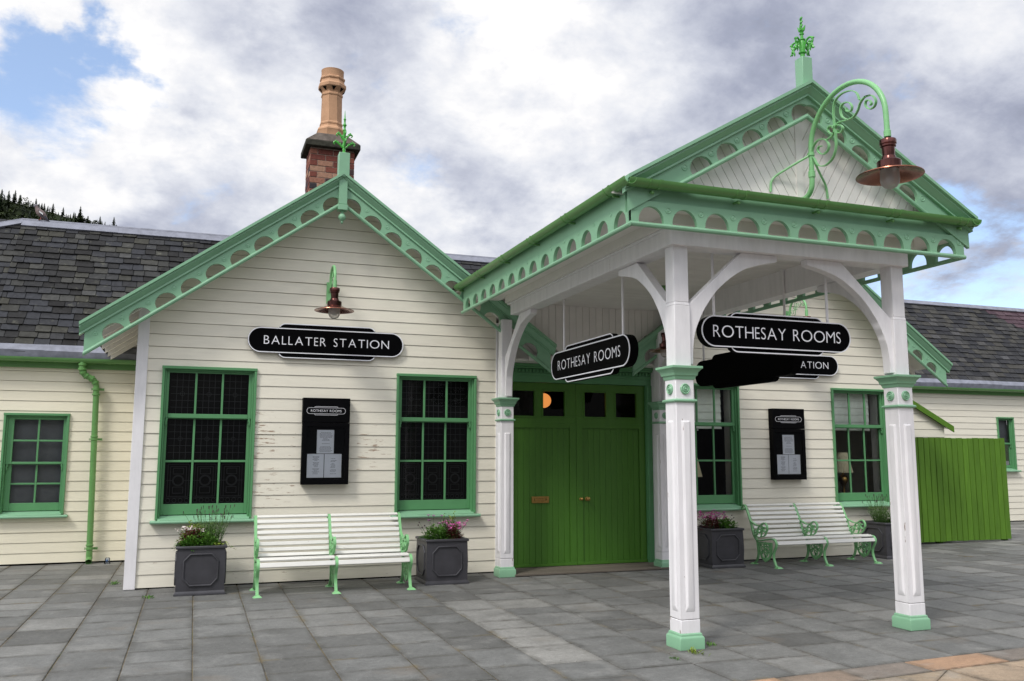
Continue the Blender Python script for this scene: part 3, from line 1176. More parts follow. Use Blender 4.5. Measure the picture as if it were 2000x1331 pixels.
wins = []
for x0, lead, lab in ((W1, True, None), (W2, True, None), (W3, False, None), (W4, False, None)):
    gl = (x0+0.083, x0+1.030, 0.992, 2.610)
    wins.append(window(x0, WB, 0.0, WW, WT-WB, gl, (2.048, 2.100), 3, 1, 2, leaded=lead, label='leaded glass sash window' if lead else 'clear glass sash window with half drawn blind'))

gable(GL, 'left')
gable(GR, 'right')

# ---------- roofs


def roof_slab(cx, sgn, y0, y1):
    d = Vector((sgn*cos(SL), 0, -sin(SL)))
    nrm = Vector((-sgn*sin(SL), 0, -cos(SL)))
    a = Vector((cx, 0, APEX))
    mb = MB()
    L = 2.97/cos(SL)
    q = [a+nrm*0.06, a+d*L+nrm*0.06, a+d*L+nrm*0.085, a+nrm*0.085]
    mb.hexa([p+Vector((0, y0, 0)) for p in q], [p+Vector((0, y1, 0)) for p in q])
    return mb


def slates(mb, fn, width, length, course, uclip=None, swid=(0.19, 0.30), thick=0.020):
    """fn(u, v, h): u along the eaves, v up the slope, h off the plane"""
    v = 0.0
    r_ = 0
    while v < length:
        ua, ub = (0, width) if uclip is None else uclip(v)
        u = ua-rnd.uniform(0, 0.2)
        while u < ub:
            sw = rnd.uniform(*swid)
            p, q = max(u+0.0045, ua), min(u+sw-0.0045, ub)
            if q-p > 0.03:
                mb.tv = rnd.betavariate(1.8, 1.8)
                j = rnd.uniform(-0.012, 0.012)
                h0 = 0.030+rnd.uniform(0, 0.016)
                v1 = min(v+course*1.9, length+0.05)
                c0, c1 = rnd.uniform(0, 0.012), rnd.uniform(0, 0.012)
                A = [fn(p, v+j+c0, h0), fn(p+0.02, v+j, h0), fn(q-0.02, v+j, h0), fn(q, v+j+c1, h0), fn(q, v1, 0.004), fn(p, v1, 0.004)]
                Bq = [fn(p, v+j+c0, h0+thick), fn(p+0.02, v+j, h0+thick), fn(q-0.02, v+j, h0+thick), fn(q, v+j+c1, h0+thick), fn(q, v1, 0.004+thick), fn(p, v1, 0.004+thick)]
                mb.hexa(A, Bq)
            u += sw
        v += course
        r_ += 1
    return mb


for cx in (GL, GR):
    for sgn in (-1, 1):
        rs = roof_slab(cx, sgn, -0.352, 4.4)
        rs.build('roof_boarding', WHITE2, B)
        d = Vector((sgn*cos(SL), 0, -sin(SL)))
        nrm = Vector((-sgn*sin(SL), 0, -cos(SL)))
        a = Vector((cx, -0.37, APEX))
        sl = MB()
        L = 3.0/cos(SL)
        slates(sl, lambda u, v, h, a=a, d=d, nrm=nrm, L=L: a + d*(L-v) - nrm*(h-0.058) + Vector((0, u, 0)), 4.6, L-0.05, 0.17)
        sl.build('roof', SLATE, B, smooth=0)
        # rafter feet under the eaves
        if (cx, sgn) in ((GL, -1), (GR, 1)):
            for k in range(8):
                yy = -0.20+k*0.44
                p0 = Vector((cx+sgn*2.37, yy, 0))
                for (xo, xi) in ((2.90, 2.34),):
                    zo = APEX-0.095-TAN*xo
                    zi = APEX-0.095-TAN*xi
                    pl = [(cx+sgn*xo, zo-0.11), (cx+sgn*xo, zo), (cx+sgn*xi, zi), (cx+sgn*xi, zi-0.12)]
                    rf = MB()
                    rf.hexa([(u, yy, v) for u, v in pl], [(u, yy+0.05, v) for u, v in pl])
                    rf.build('rafter_foot', WHITE2, B, bevel=0.002)

# main range: left wing front wall y = 3.0, ridge y = 4.7
EY, EZ, RY, RZ = 2.82, 3.06, 4.7, 5.47
lwall = MB()
weatherboards(lwall, -9, 0.02, 0.02, 3.0, 3.0, 0.1475, [(-1.91, -1.065, 0.70, 2.19)], (), lambda x, z: 0.4*math.exp(-z/0.2))
lwall.build('wing_wall', BOARD2, B, smooth=0)
window(-1.92, 0.725, 3.0, 0.865, 1.47, (-1.79, -1.137, 0.888, 2.108), (1.455, 1.487), 2, 2, 2, label='small sash window of eight panes with grey net curtain', sillx=0.06)
net = MB()
net.box(-1.84, 3.16, 0.78, -1.10, 3.17, 2.16)
net.build('net_curtain', GREYCL, B)


def main_roof(x0, x1, ey, ez, ry, rz, m_, ridge_clip=None, swid=(0.16, 0.28), course=0.142, name='roof'):
    L = math.hypot(ry-ey, rz-ez)
    sv = Vector((0, (ry-ey)/L, (rz-ez)/L))
    nv = Vector((0, -sv.z, sv.y))
    o = Vector((x0, ey, ez))

    def fn(u, v, h):
        return o + Vector((u, 0, 0)) + sv*v + nv*h
    mb = MB()
    slates(mb, fn, x1-x0, L-0.02, course, ridge_clip, swid)
    mb.tv = 0.1
    mb.hexa([fn(0, 0, 0), fn(x1-x0, 0, 0), fn(x1-x0, L, 0), fn(0, L, 0)], [fn(0, 0, -0.05), fn(x1-x0, 0, -0.05), fn(x1-x0, L, -0.05), fn(0, L, -0.05)])
    mb.build(name, m_, B, smooth=0)
    # rear slope
    bk = MB()
    bk.hexa([(x0, ry, rz), (x1, ry, rz), (x1, 2*ry-ey, ez), (x0, 2*ry-ey, ez)], [(x0, ry, rz-0.06), (x1, ry, rz-0.06), (x1, 2*ry-ey, ez-0.06), (x0, 2*ry-ey, ez-0.06)])
    bk.build(name, m_, B, smooth=0)
    return fn, L


XL = -2.18     # the ridge falls away to the left of this point
fn, L = main_roof(-2.18, 12.3, EY, EZ, RY, RZ, SLATE)
# the lower piece on the far left, its ridge dropping 0.385 per metre
mb = MB()
sv = Vector((0, (RY-EY)/L, (RZ-EZ)/L))
nv = Vector((0, -sv.z, sv.y))
slates(mb, lambda u, v, h: Vector((-8, EY, EZ)) + Vector((u, 0, 0)) + sv*v + nv*h, 5.82, L-0.02, 0.142,
       lambda v: (max(0.0, 5.82-max(0.0, (L-v)*sv.z)/0.385), 5.82), (0.18, 0.30))
mb.tv = 0.1
k = (RZ-EZ)/0.385
mb.hexa([Vector((XL, EY, EZ)), Vector((XL-5.6, EY, EZ)), Vector((XL-5.6, EY, EZ))+sv*((RZ-EZ-5.6*0.385)/sv.z), Vector((XL, RY, RZ))],
        [Vector((XL, EY, EZ))-nv*0.05, Vector((XL-5.6, EY, EZ))-nv*0.05, Vector((XL-5.6, EY, EZ))+sv*((RZ-EZ-5.6*0.385)/sv.z)-nv*0.05, Vector((XL, RY, RZ))-nv*0.05])
mb.build('roof', SLATE, B, smooth=0)
rg = MB()
for x0, x1 in [(XL+i*1.45, XL+(i+1)*1.45) for i in range(10)]:
    rg.hexa([fn(x0+2.18, L-0.145, 0.074), fn(x1+2.18+0.03, L-0.145, 0.077), fn(x1+2.18+0.03, L, 0.070), fn(x0+2.18, L, 0.068)],
            [fn(x0+2.18, L-0.145, 0.030), fn(x1+2.18+0.03, L-0.145, 0.032), fn(x1+2.18+0.03, L+0.02, 0.02), fn(x0+2.18, L+0.02, 0.02)])
rg.tube([(XL-0.02, RY, RZ+0.050), (12.3, RY, RZ+0.050)], 0.034, 8)
e1 = Vector((XL-2.4, RY, RZ+0.035-2.4*0.385)) + Vector((0, -sv.y, -sv.z))*0.0
rgd = Vector((-1, -0.385*sv.y/sv.z, -0.385))
pA, pB = Vector((XL, RY, RZ+0.050)), Vector((XL, RY, RZ+0.050))+rgd*2.6
rg.tube([pA, pB], 0.034, 8)
dn = -sv*0.14
rg.hexa([pA+nv*0.05+dn, pB+nv*0.05+dn, pB+nv*0.03, pA+nv*0.03], [pA+dn, pB+dn, pB, pA])
rg.build('ridge_flashing', LEAD, B)

# right wing, further back
EY2, EZ2, RY2, RZ2 = 4.32, 3.25, 6.2, 5.64
rwall = MB()
weatherboards(rwall, 11.9, 26, 0.02, 3.2, 4.5, 0.1475, [(19.22, 19.74, 1.22, 2.52)])
rwall.build('wing_wall', BOARD, B, smooth=0)
window(19.21, 1.25, 4.5, 0.54, 1.28, (19.29, 19.665, 1.36, 2.46), (1.87, 1.91), 1, 1, 1, label='narrow sash window half hidden by the green fence')
net = MB()
net.box(19.25, 4.64, 1.9, 19.72, 4.65, 2.5)
net.build('net_curtain', GREYCL, B)
fn2, L2 = main_roof(9.0, 28, EY2, EZ2, RY2, RZ2, SLATED, lambda v: (0, 15.51-1.32*v), (0.22, 0.30), 0.16)
mbp = MB()
slates(mbp, fn2, 19, L2-0.02, 0.16, lambda v: (15.51-1.32*v, 19.0), (0.22, 0.30))
mbp.build('roof', SLATEP, B, smooth=0)
rg = MB()
for i in range(13):
    x0, x1 = i*1.45, (i+1)*1.45+0.03
    rg.hexa([fn2(x0, L2-0.135, 0.074), fn2(x1, L2-0.135, 0.077), fn2(x1, L2, 0.070), fn2(x0, L2, 0.068)],
            [fn2(x0, L2-0.135, 0.030), fn2(x1, L2-0.135, 0.032), fn2(x1, L2+0.02, 0.02), fn2(x0, L2+0.02, 0.02)])
rg.tube([(9, RY2, RZ2+0.03), (28, RY2, RZ2+0.03)], 0.03, 8)
rg.build('ridge_flashing', LEAD, B)


def halfpipe(mb, pts, r_, wall=0.006, n=9):
    """open half-round gutter; pts lie on its rim centre line"""
    sect = [(r_*cos(pi+pi*k/n), r_*sin(pi+pi*k/n)) for k in range(n+1)] + [((r_-wall)*cos(2*pi-pi*k/n), (r_-wall)*sin(2*pi-pi*k/n)) for k in range(n+1)]
    mb.tube(pts, 1.0, sect=sect, upv=(0, 0, 1))
    return mb


def gutter_ring(mb, p, d, r_, wd=0.03):
    d = Vector(d).normalized()*wd/2
    p = Vector(p)
    halfpipe(mb, [p-d, p+d], r_)


# eaves of the wings: fascia, lead apron, gutter
for x0, x1, ey, ez, yw in ((-9, -0.04, EY, EZ, 3.0), (12.0, 27, EY2, EZ2, 4.5)):
    f = MB()
    f.box(x0, yw-0.06, ez-0.185, x1 if x1 > 5 else 0.0, yw-0.022, ez-0.02)
    f.build('eaves_fascia', GUT, B, bevel=0.003)
    gmb = MB()
    halfpipe(gmb, [(x0, ey-0.01, ez-0.045), (x1, ey-0.01, ez-0.045)], 0.062)
    xx = x0+0.4
    while xx < x1:
        gutter_ring(gmb, (xx, ey-0.01, ez-0.043), (1, 0, 0), 0.068, 0.035)
        xx += 1.15
    gmb.build('gutter', GUT, B)
    a = MB()
    xx = x0
    while xx < x1:
        x2 = min(xx+rnd.uniform(0.9, 1.5), x1)
        lift = rnd.uniform(0.0, 0.012)
        wob = [rnd.uniform(-0.006, 0.012) for _ in range(4)]
        a.hexa([(xx, ey-0.035, ez-0.045), (x2, ey-0.035, ez-0.045), (x2, ey+0.10, ez+0.16), (xx, ey+0.10, ez+0.16)],
               [(xx, ey-0.06, ez+0.05+lift+wob[0]), (x2+0.01, ey-0.06, ez+0.05+lift+wob[1]), (x2+0.01, ey+0.02, ez+0.15+lift), (xx, ey+0.02, ez+0.15+lift)])
        xx = x2
    for k in range(5):
        a.ball((x0+(x1-x0)*(0.80+0.035*k), ey-0.03, ez+0.05), 0.028, 8, 5)
    a.build('lead_apron', LEAD, B)

# downpipe of the left wing
dp = MB()
path = smoothpath([(-0.915, EY-0.01, 2.99), (-0.915, EY-0.01, 2.86), (-0.87, EY+0.01, 2.775), (-0.76, EY+0.035, 2.71), (-0.715, EY+0.05, 2.62), (-0.71, EY+0.055, 2.50)], 6)
dp.tube(path, 0.043, 14)
dp.tube([(-0.71, EY+0.055, 2.52), (-0.665, EY+0.055, 0.14)], 0.043, 14)
dp.tube(smoothpath([(-0.665, EY+0.055, 0.15), (-0.663, EY+0.05, 0.08), (-0.66, EY-0.03, 0.035)], 5), 0.045, 14, caps=False)
for z, r_ in ((2.93, 0.058), (2.86, 0.058), (2.57, 0.058), (2.49, 0.058), (1.86, 0.052), (1.82, 0.055), (0.27, 0.052), (0.22, 0.055)):
    xx = -0.915 if z > 2.8 else -0.71+0.045*(2.52-z)/2.38
    yy = EY-0.01 if z > 2.8 else EY+0.055
    dp.tube([(xx, yy, z-0.018), (xx, yy, z-0.012), (xx, yy, z+0.012), (xx, yy, z+0.018)], [0.044, r_, r_, 0.044], 14)
    if z in (2.57, 1.82, 0.22):
        for s_ in (-1, 1):
            dp.box(xx+s_*0.05-0.02, yy+0.02, z-0.016, xx+s_*0.05+0.035*s_+0.02, yy+0.07, z+0.016)
for q in (9, 13, 17, 21):
    p = path[q]
    d = (path[q+1]-path[q-1]).normalized()
    dp.tube([p-d*0.014, p-d*0.010, p+d*0.010, p+d*0.014], [0.044, 0.053, 0.053, 0.044], 14)
dp.build('downpipe', GUT, B)

# entrance recess: boarded wall, frieze with dentils, door frame, two leaves
YD = 0.12
ew = MB()
YW = -0.31
vclips = [(-TAN, -1.0, -(APEX+TAN*GL)), (TAN, -1.0, -(APEX-TAN*GR)), (0, 1, 3.76)]     # above both gable roofs
xx = 4.40
while xx < 7.65:
    x2 = xx+0.105
    poly = [(xx, 2.98), (x2-0.006, 2.98), (x2-0.006, 4.6), (xx, 4.6)]
    for c in vclips:
        poly = clip_poly(poly, *c) if poly else poly
    if len(poly) >= 3:
        ew.tv = rnd.random()
        ew.prism(poly, lambda u, v, dd: (u, dd, v), YW-0.012, YW+0.01)
    xx = x2
poly = [(4.3, 2.985), (7.7, 2.985), (7.7, 4.6), (4.3, 4.6)]
for c in vclips:
    poly = clip_poly(poly, *c)
ew.tv = 0.3
ew.prism(poly, lambda u, v, dd: (u, dd, v), YW+0.002, YW+0.04)
ew.box(5.05, YW-0.016, 2.90, 6.92, YW+0.008, 2.978)
ew.box(4.78, YW+0.042, 2.905, 7.2, YD+0.05, 2.93)
ew.box(4.78, YD+0.012, 2.931, 7.2, YD+0.05, 3.75)
ew.build('boarded_wall', WHITE2, B, smooth=0)
df = MB()
df.box(4.79, YD-0.10, 2.865, 7.195, YD+0.02, 2.90)
df.box(4.79, YD-0.075, 2.835, 7.195, YD+0.02, 2.8645)
df.box(4.79, YD-0.02, 2.64, 7.195, YD+0.05, 2.8345)
for k in range(43):
    xa = 4.81+k*0.0555
    df.box(xa, YD-0.05, 2.785, xa+0.03, YD-0.0205, 2.825)
df.box(4.79, YD-0.03, 2.735, 7.195, YD-0.0205, 2.77)
df.box(4.79, YD-0.04, 0.02, 4.855, YD+0.06, 2.639)
df.box(7.085, YD-0.04, 0.02, 7.195, YD+0.06, 2.639)
df.box(7.10, YD-0.055, 0.02, 7.12, YD-0.041, 2.639)
df.build('door_frame', SASH, B, bevel=0.003, label='green door frame with dentil frieze')
for k, (xa, xb) in enumerate(((4.857, 5.950), (5.955, 7.083))):
    l = MB()
    wd = xb-xa
    pa = (xa+0.105, xa+0.44, xa+0.575, xa+0.915) if k == 0 else (xa+0.135, xa+0.485, xa+0.645, xa+0.99)
    # stiles and rails around the two lights
    zg0, zg1 = 2.155, 2.515
    l.box(xa, YD+0.03, 0.035, xb, YD+0.055, 2.05)
    l.box(xa, YD+0.01, 2.05, xb, YD+0.055, zg0)
    l.box(xa, YD+0.01, zg1, xb, YD+0.055, 2.636)
    l.box(xa, YD+0.01, zg0, pa[0], YD+0.055, zg1)
    l.box(pa[1], YD+0.01, zg0, pa[2], YD+0.055, zg1)
    l.box(pa[3], YD+0.01, zg0, xb, YD+0.055, zg1)
    # framing and V-jointed boards below
    l.box(xa, YD+0.006, 0.035, xa+0.10, YD+0.0295, 2.0499)
    l.box(xb-0.10, YD+0.006, 0.035, xb, YD+0.0295, 2.0499)
    l.box(xa+0.10, YD+0.008, 1.985, xb-0.10, YD+0.0295, 2.0499)
    l.box(xa+0.10, YD+0.008, 0.035, xb-0.10, YD+0.0295, 0.06)
    nb = 10
    for q in range(nb):
        u0 = xa+0.102+(wd-0.204)*q/nb
        u1 = xa+0.102+(wd-0.204)*(q+1)/nb
        l.hexa([(u0, YD+0.0295, 0.061), (u0+0.003, YD+0.0235, 0.061), (u1-0.003, YD+0.0235, 0.061), (u1, YD+0.0295, 0.061)],
               [(u0, YD+0.0295, 1.984), (u0+0.003, YD+0.0235, 1.984), (u1-0.003, YD+0.0235, 1.984), (u1, YD+0.0295, 1.984)])
    l.box(xa, YD-0.012, 0.036, xb, YD+0.0055, 0.075)
    for a0, a1 in ((pa[0], pa[1]), (pa[2], pa[3])):
        l.ring([(a0-0.018, zg0-0.018), (a1+0.018, zg0-0.018), (a1+0.018, zg1+0.018), (a0-0.018, zg1+0.018)], [(a0, zg0), (a1, zg0), (a1, zg1), (a0, zg1)], lambda u, v, d: (u, d, v), YD, YD+0.012)
    leaf = l.build('door_leaf', DOORG, B, bevel=0.002)
    for a0, a1 in ((pa[0], pa[1]), (pa[2], pa[3])):
        p = MB()
        p.quad((a0, YD+0.035, zg0), (a1, YD+0.035, zg0), (a1, YD+0.035, zg1), (a0, YD+0.035, zg1))
        p.build('pane', GLASS, leaf)
    if k == 0:
        p = MB()
        p.ring(rrect(0.265, 0.092, 0.008, 3), rrect(0.19, 0.035, 0.004, 3), lambda u, v, d: (5.385+u, d, 0.965+v), YD+0.002, YD+0.017)
        p.box(5.30, YD+0.008, 0.950, 5.47, YD+0.0165, 0.980)
        p.build('letter_plate', BRASS, leaf, bevel=0.002)
    else:
        for xx, r_ in ((6.015, 0.020), (6.115, 0.028)):
            p = MB()
            p.lathe([(r_*1.1, 0.004), (r_*1.1, 0.0), (r_*0.5, -0.006), (r_*0.45, -0.03), (r_, -0.042), (r_*0.95, -0.058), (r_*0.4, -0.068)], (xx, YD+0.006, 0.965), 'y', 14)
            p.build('door_knob', BRASS, leaf)
st = MB()
for k in range(6):
    st.tv = rnd.random()
    y0 = -0.52+k*0.105
    st.box(4.77, y0+0.003, 0.008, 7.2, y0+0.100, 0.032)
st.build('doorstep', DECK, B, bevel=0.003)
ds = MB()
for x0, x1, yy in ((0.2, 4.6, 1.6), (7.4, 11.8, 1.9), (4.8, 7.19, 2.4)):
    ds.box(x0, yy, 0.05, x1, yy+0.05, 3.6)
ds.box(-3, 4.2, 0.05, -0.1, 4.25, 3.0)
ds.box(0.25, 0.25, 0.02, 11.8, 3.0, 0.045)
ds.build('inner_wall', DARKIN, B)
pl = MB()
for x0, x1, yy in ((0.0, 4.79, 0.0), (7.185, 11.975, 0.0), (-9, 0.0, 3.0), (12, 26, 4.5)):
    pl.box(x0, yy+0.012, -0.02, x1, yy+0.1, 0.05)
pl.build('plinth', DARKIN, B)

# blinds and curtain linings of the two clear windows
for x0 in (W3, W4):
    b = MB()
    for k in range(5):
        za = 2.03+k*0.118
        b.hexa([(x0+0.06, 0.175-0.006, za), (x0+0.92, 0.175-0.006, za), (x0+0.92, 0.182, za+0.118), (x0+0.06, 0.182, za+0.118)],
               [(x0+0.06, 0.180-0.006, za), (x0+0.92, 0.180-0.006, za), (x0+0.92, 0.187, za+0.118), (x0+0.06, 0.187, za+0.118)])
    b.box(x0+0.055, 0.165, 2.005, x0+0.925, 0.195, 2.03)
    b.ball((x0+0.49, 0.17, 1.985), 0.014, 8, 5)
    b.build('window_blind', BLINDM, B)
    c = MB()
    c.box(x0+1.048, 0.115, 0.92, x0+1.060, 0.27, 2.66)
    c.box(x0+1.048, 0.2705, 0.92, x0+1.14, 0.282, 2.66)
    c.build('shutter', WHITE2, B)

# chimney on the left gable's ridge
ch = MB()
X0, X1, Y0, Y1, Z0 = 2.115, 2.765, 1.0, 1.52, 4.75
ch.box(X0+0.008, Y0+0.008, Z0, X1-0.008, Y1-0.008, 6.10)
stack = ch.build('chimney', MORTAR, B)
bk = MB()
cz_ = Z0
row = 0
while cz_ < 6.06:
    h_ = 0.088
    for (ax, a0, a1, fix) in (('x', X0, X1, Y0), ('y', Y0, Y1, X0), ('x', X0, X1, Y1-0.02), ('y', Y0, Y1, X1-0.02)):
        u = a0-(0.0 if row % 2 else 0.115)
        while u < a1-0.01:
            lb = 0.225
            p, q = max(u, a0)+0.005, min(u+lb, a1)-0.005
            if q-p > 0.02:
                bk.tv = min(1, max(0, rnd.gauss(0.5, 0.28))) if rnd.random() > 0.1 else rnd.choice((0.03, 0.95))
                jj = rnd.uniform(0, 0.005)
                if ax == 'x':
                    bk.box(p, fix-0.002+jj, cz_+0.005, q, fix+0.02, cz_+h_-0.005)
                else:
                    bk.box(fix-0.002+jj, p, cz_+0.005, fix+0.02, q, cz_+h_-0.005)
            u += lb
    cz_ += h_
    row += 1
bk.build('brickwork', BRICK, stack, bevel=0.003)
cp = MB()
cp.box(X0-0.075, Y0-0.075, 6.085, X1+0.075, Y1+0.075, 6.175)
cp.build('chimney_cap', CAPED, stack, bevel=0.012)
cq = MB()
cq.hexa([(X0-0.07, Y0-0.07, 6.175), (X1+0.07, Y0-0.07, 6.175), (X1+0.07, Y1+0.07, 6.175), (X0-0.07, Y1+0.07, 6.175)],
        [(2.22, 1.04, 6.33), (2.65, 1.04, 6.33), (2.65, 1.47, 6.33), (2.22, 1.47, 6.33)])
cq.build('flaunching', CAPST, stack, bevel=0.01)
pt = MB()
pc = (2.44, 1.25, 6.31)
r8 = pi/8
pt.lathe([(0.215, 0), (0.215, 0.10), (0.222, 0.115), (0.215, 0.14), (0.178, 0.17), (0.170, 0.20), (0.178, 0.215), (0.178, 0.235), (0.163, 0.255), (0.157, 0.66), (0.168, 0.675), (0.168, 0.695), (0.155, 0.715), (0.165, 0.745), (0.215, 0.80), (0.215, 0.845), (0.190, 0.875), (0.180, 0.915), (0.195, 0.935), (0.195, 0.955), (0.170, 0.975)], pc, 'z', 8, r8)
pt.lathe([(0.168, 0.965), (0.168, 1.075), (0.172, 1.085), (0.158, 1.085), (0.150, 0.97)], pc, 'z', 28)
pot = pt.build('chimney_pot', TERRA, stack, bevel=0.004, smooth=25)
for k in range(8):
    vt = MB()
    a = 2*pi*k/8
    c = Vector(pc)+Vector((cos(a)*0.168, sin(a)*0.168, 0.765))
    n_ = Vector((cos(a), sin(a), -0.85)).normalized()
    s_ = Vector((-sin(a), cos(a), 0))
    u_ = n_.cross(s_)
    if u_.z < 0:
        u_ = -u_
    tri = [(-0.034, 0.030), (0.034, 0.030), (0.0, -0.038)]
    vt.hexa([c+s_*p+u_*q-n_*0.02 for p, q in tri], [c+s_*p+u_*q+n_*0.0055 for p, q in tri])
    vt.build('vent_hole', DARKIN, stack)
# ================================================================== ENTRANCE PORCH
PX = 5.88
PO = thing('entrance_porch', 'open white timber porch with green arcaded fascias standing before the station door', 'porch', (PX, -2.6, 0))
PXL, PXR, PYF, PYR = 4.67, 7.09, -4.92, -0.38


def rosette(mb, p, axis, sg):
    prof = [(0.047, 0.0), (0.047, sg*0.010), (0.040, sg*0.017), (0.034, sg*0.010), (0.028, sg*0.010), (0.022, sg*0.018), (0.015, sg*0.012), (0.012, sg*0.012), (0.009, sg*0.022), (0.001, sg*0.025)]
    mb.lathe(prof, p, axis, 16)


def frustum(mb, cx, cy, prof):
    """square section stack: (half width, z) pairs"""
    rings = []
    for h_, z in prof:
        rings.append([mb.v((cx+a*h_, cy+b*h_, z)) for a, b in ((-1, -1), (1, -1), (1, 1), (-1, 1))])
    for a, b in zip(rings, rings[1:]):
        for i in range(4):
            mb.f((a[i], a[(i+1) % 4], b[(i+1) % 4], b[i]))
    mb.f(rings[0][::-1])
    mb.f(rings[-1])


for cx, cy in ((PXL, PYF), (PXR, PYF), (PXL, PYR), (PXR, PYR)):
    p = MB()
    hs = 0.090
    p.wv = 0.5
    p.box(cx-hs-0.002, cy-hs-0.002, 0.10, cx+hs+0.002, cy+hs+0.002, 0.236)
    p.wv = 0.12
    p.box(cx-hs, cy-hs, 0.240, cx+hs, cy+hs, 2.27)
    p.wv = 0.0
    # upper post with stop chamfers
    hu = 0.073
    for z0, z1, h_ in ((2.36, 2.90, hu+0.005), (2.93, 3.44, hu), ):
        p.box(cx-h_, cy-h_, z0, cx+h_, cy+h_, z1)
    frustum(p, cx, cy, [(hu+0.005, 2.90), (hu, 2.93)])
    # raised fielded panels
    for ax, ay in ((0, -1), (-1, 0), (1, 0), (0, 1)):
        q = Vector((cx+ax*hs, cy+ay*hs, 0))
        s_ = Vector((ay, ax, 0)) if ax == 0 else Vector((0, 1, 0))
        n_ = Vector((ax, ay, 0))
        for w0, z0, z1, w1, dz, dp_ in ((0.046, 0.30, 1.895, 0.026, 0.045, 0.016),):
            p.hexa([q+s_*-w0+Vector((0, 0, z0)), q+s_*w0+Vector((0, 0, z0)), q+s_*w0+Vector((0, 0, z1)), q+s_*-w0+Vector((0, 0, z1))],
                   [q+s_*-w1+n_*dp_+Vector((0, 0, z0+dz)), q+s_*w1+n_*dp_+Vector((0, 0, z0+dz)), q+s_*w1+n_*dp_+Vector((0, 0, z1-0.012)), q+s_*-w1+n_*dp_+Vector((0, 0, z1-0.012))])
    post = p.build('post', WHITE, PO, bevel=0.005)
    b = MB()
    frustum(b, cx, cy, [(0.117, 0.0), (0.117, 0.088), (0.112, 0.100), (0.104, 0.106), (0.102, 0.122), (0.092, 0.132)])
    b.build('post_base', MINT, post, bevel=0.003)
    c = MB()
    frustum(c, cx, cy, [(0.094, 2.245), (0.102, 2.262), (0.104, 2.275), (0.115, 2.282), (0.120, 2.310), (0.140, 2.335), (0.150, 2.342), (0.150, 2.362), (0.085, 2.370)])
    c.build('capital', MINT, post, bevel=0.002)
    c = MB()
    frustum(c, cx, cy, [(0.091, 2.048), (0.107, 2.054), (0.112, 2.064), (0.107, 2.074), (0.091, 2.080)])
    c.build('collar', MINT, post, bevel=0.002)
    for ax, ay in ((0, -1), (-1, 0), (1, 0), (0, 1)):
        c = MB()
        rosette(c, (cx+ax*hs, cy+ay*hs, 2.165), 'y' if ay else 'x', ay or ax)
        c.build('rosette', MINT, post)

BRK = [(0.0, 2.385)]
inner = smoothpath([(0.046, 2.385, 0), (0.058, 2.60, 0), (0.11, 2.76, 0), (0.20, 2.92, 0), (0.345, 3.095, 0), (0.58, 3.262, 0), (0.80, 3.335, 0), (0.93, 3.362, 0), (0.965, 3.375, 0)], 4)
BRK += [(p.x, p.y) for p in inner]
BRK += [(0.985, 3.395), (1.0, 3.4290), (0.575, 3.4290), (0.0, 2.905)]


def bracket(cx, cy, dx, dy):
    s_ = Vector((dx, dy, 0))
    t_ = Vector((-dy, dx, 0))*0.045
    o = Vector((cx, cy, 0))+s_*0.074
    mb = MB()
    # built as strips so that the curved outline stays clean
    n = len(inner)
    for i in range(n-1):
        a, b_ = inner[i], inner[i+1]

        def outer(u):
            return min(3.4290, 2.905+(u*0.911)) if u > 0 else 2.905
        pa, pb = (a.x, a.y), (b_.x, b_.y)
        qa, qb = (a.x, outer(a.x)), (b_.x, outer(b_.x))
        mb.hexa([o+s_*u+t_+Vector((0, 0, v)) for u, v in (pa, pb, qb, qa)], [o+s_*u-t_+Vector((0, 0, v)) for u, v in (pa, pb, qb, qa)])
    pl = [(0, 2.385), (0.046, 2.385), (0.046, outer(0.046)), (0, 2.905)]
    mb.hexa([o+s_*u+t_+Vector((0, 0, v)) for u, v in pl], [o+s_*u-t_+Vector((0, 0, v)) for u, v in pl])
    bmesh.ops.remove_doubles(mb.bm, verts=mb.bm.verts[:], dist=1e-5)
    # drop the inner walls left between the strips
    dead = []
    seen = {}
    for f_ in mb.bm.faces:
        k = tuple(sorted(v.index for v in f_.verts)) if False else tuple(sorted((round(v.co.x, 4), round(v.co.y, 4), round(v.co.z, 4)) for v in f_.verts))
        if k in seen:
            dead += [f_, seen[k]]
        seen[k] = f_
    bmesh.ops.delete(mb.bm, geom=list(set(dead)), context='FACES_ONLY')
    return mb.build('bracket', WHITE, PO, bevel=0.004)


bracket(PXL, PYF, 1, 0)
bracket(PXR, PYF, -1, 0)
bracket(PXL, PYF, 0, 1)
bracket(PXR, PYF, 0, 1)
bracket(PXL, PYR-0.03, 0, -1)
bracket(PXR, PYR-0.03, 0, -1)

bm_ = MB()
bm_.box(4.555, -5.03, 3.43, 7.205, -4.83, 3.76)
bm_.build('beam', WHITE, PO, bevel=0.006)
for xa in (4.565, 6.995):
    bm_ = MB()
    bm_.box(xa, -4.829, 3.432, xa+0.20, -0.87, 3.76)
    bm_.box(xa-0.022 if xa < 5 else xa+0.2, -5.03, 3.575, xa if xa < 5 else xa+0.222, -0.80, 3.600)
    bm_.build('beam', WHITE, PO, bevel=0.006)
cl = MB()
yy = -4.83
while yy < 0.10:
    cl.tv = rnd.random()
    y2 = min(yy+0.092, 0.115)
    cl.hexa([(4.765, yy, 3.722), (6.995, yy, 3.722), (6.995, yy+0.006, 3.712), (4.765, yy+0.006, 3.712)], [(4.765, y2-0.0002, 3.722), (6.995, y2-0.0002, 3.722), (6.995, y2-0.006, 3.712), (4.765, y2-0.006, 3.712)])
    yy = y2
cl.box(4.7, -4.83, 3.7225, 7.05, 0.12, 3.74)
cl.build('ceiling', WHITE2, PO, smooth=0)
sf = MB()
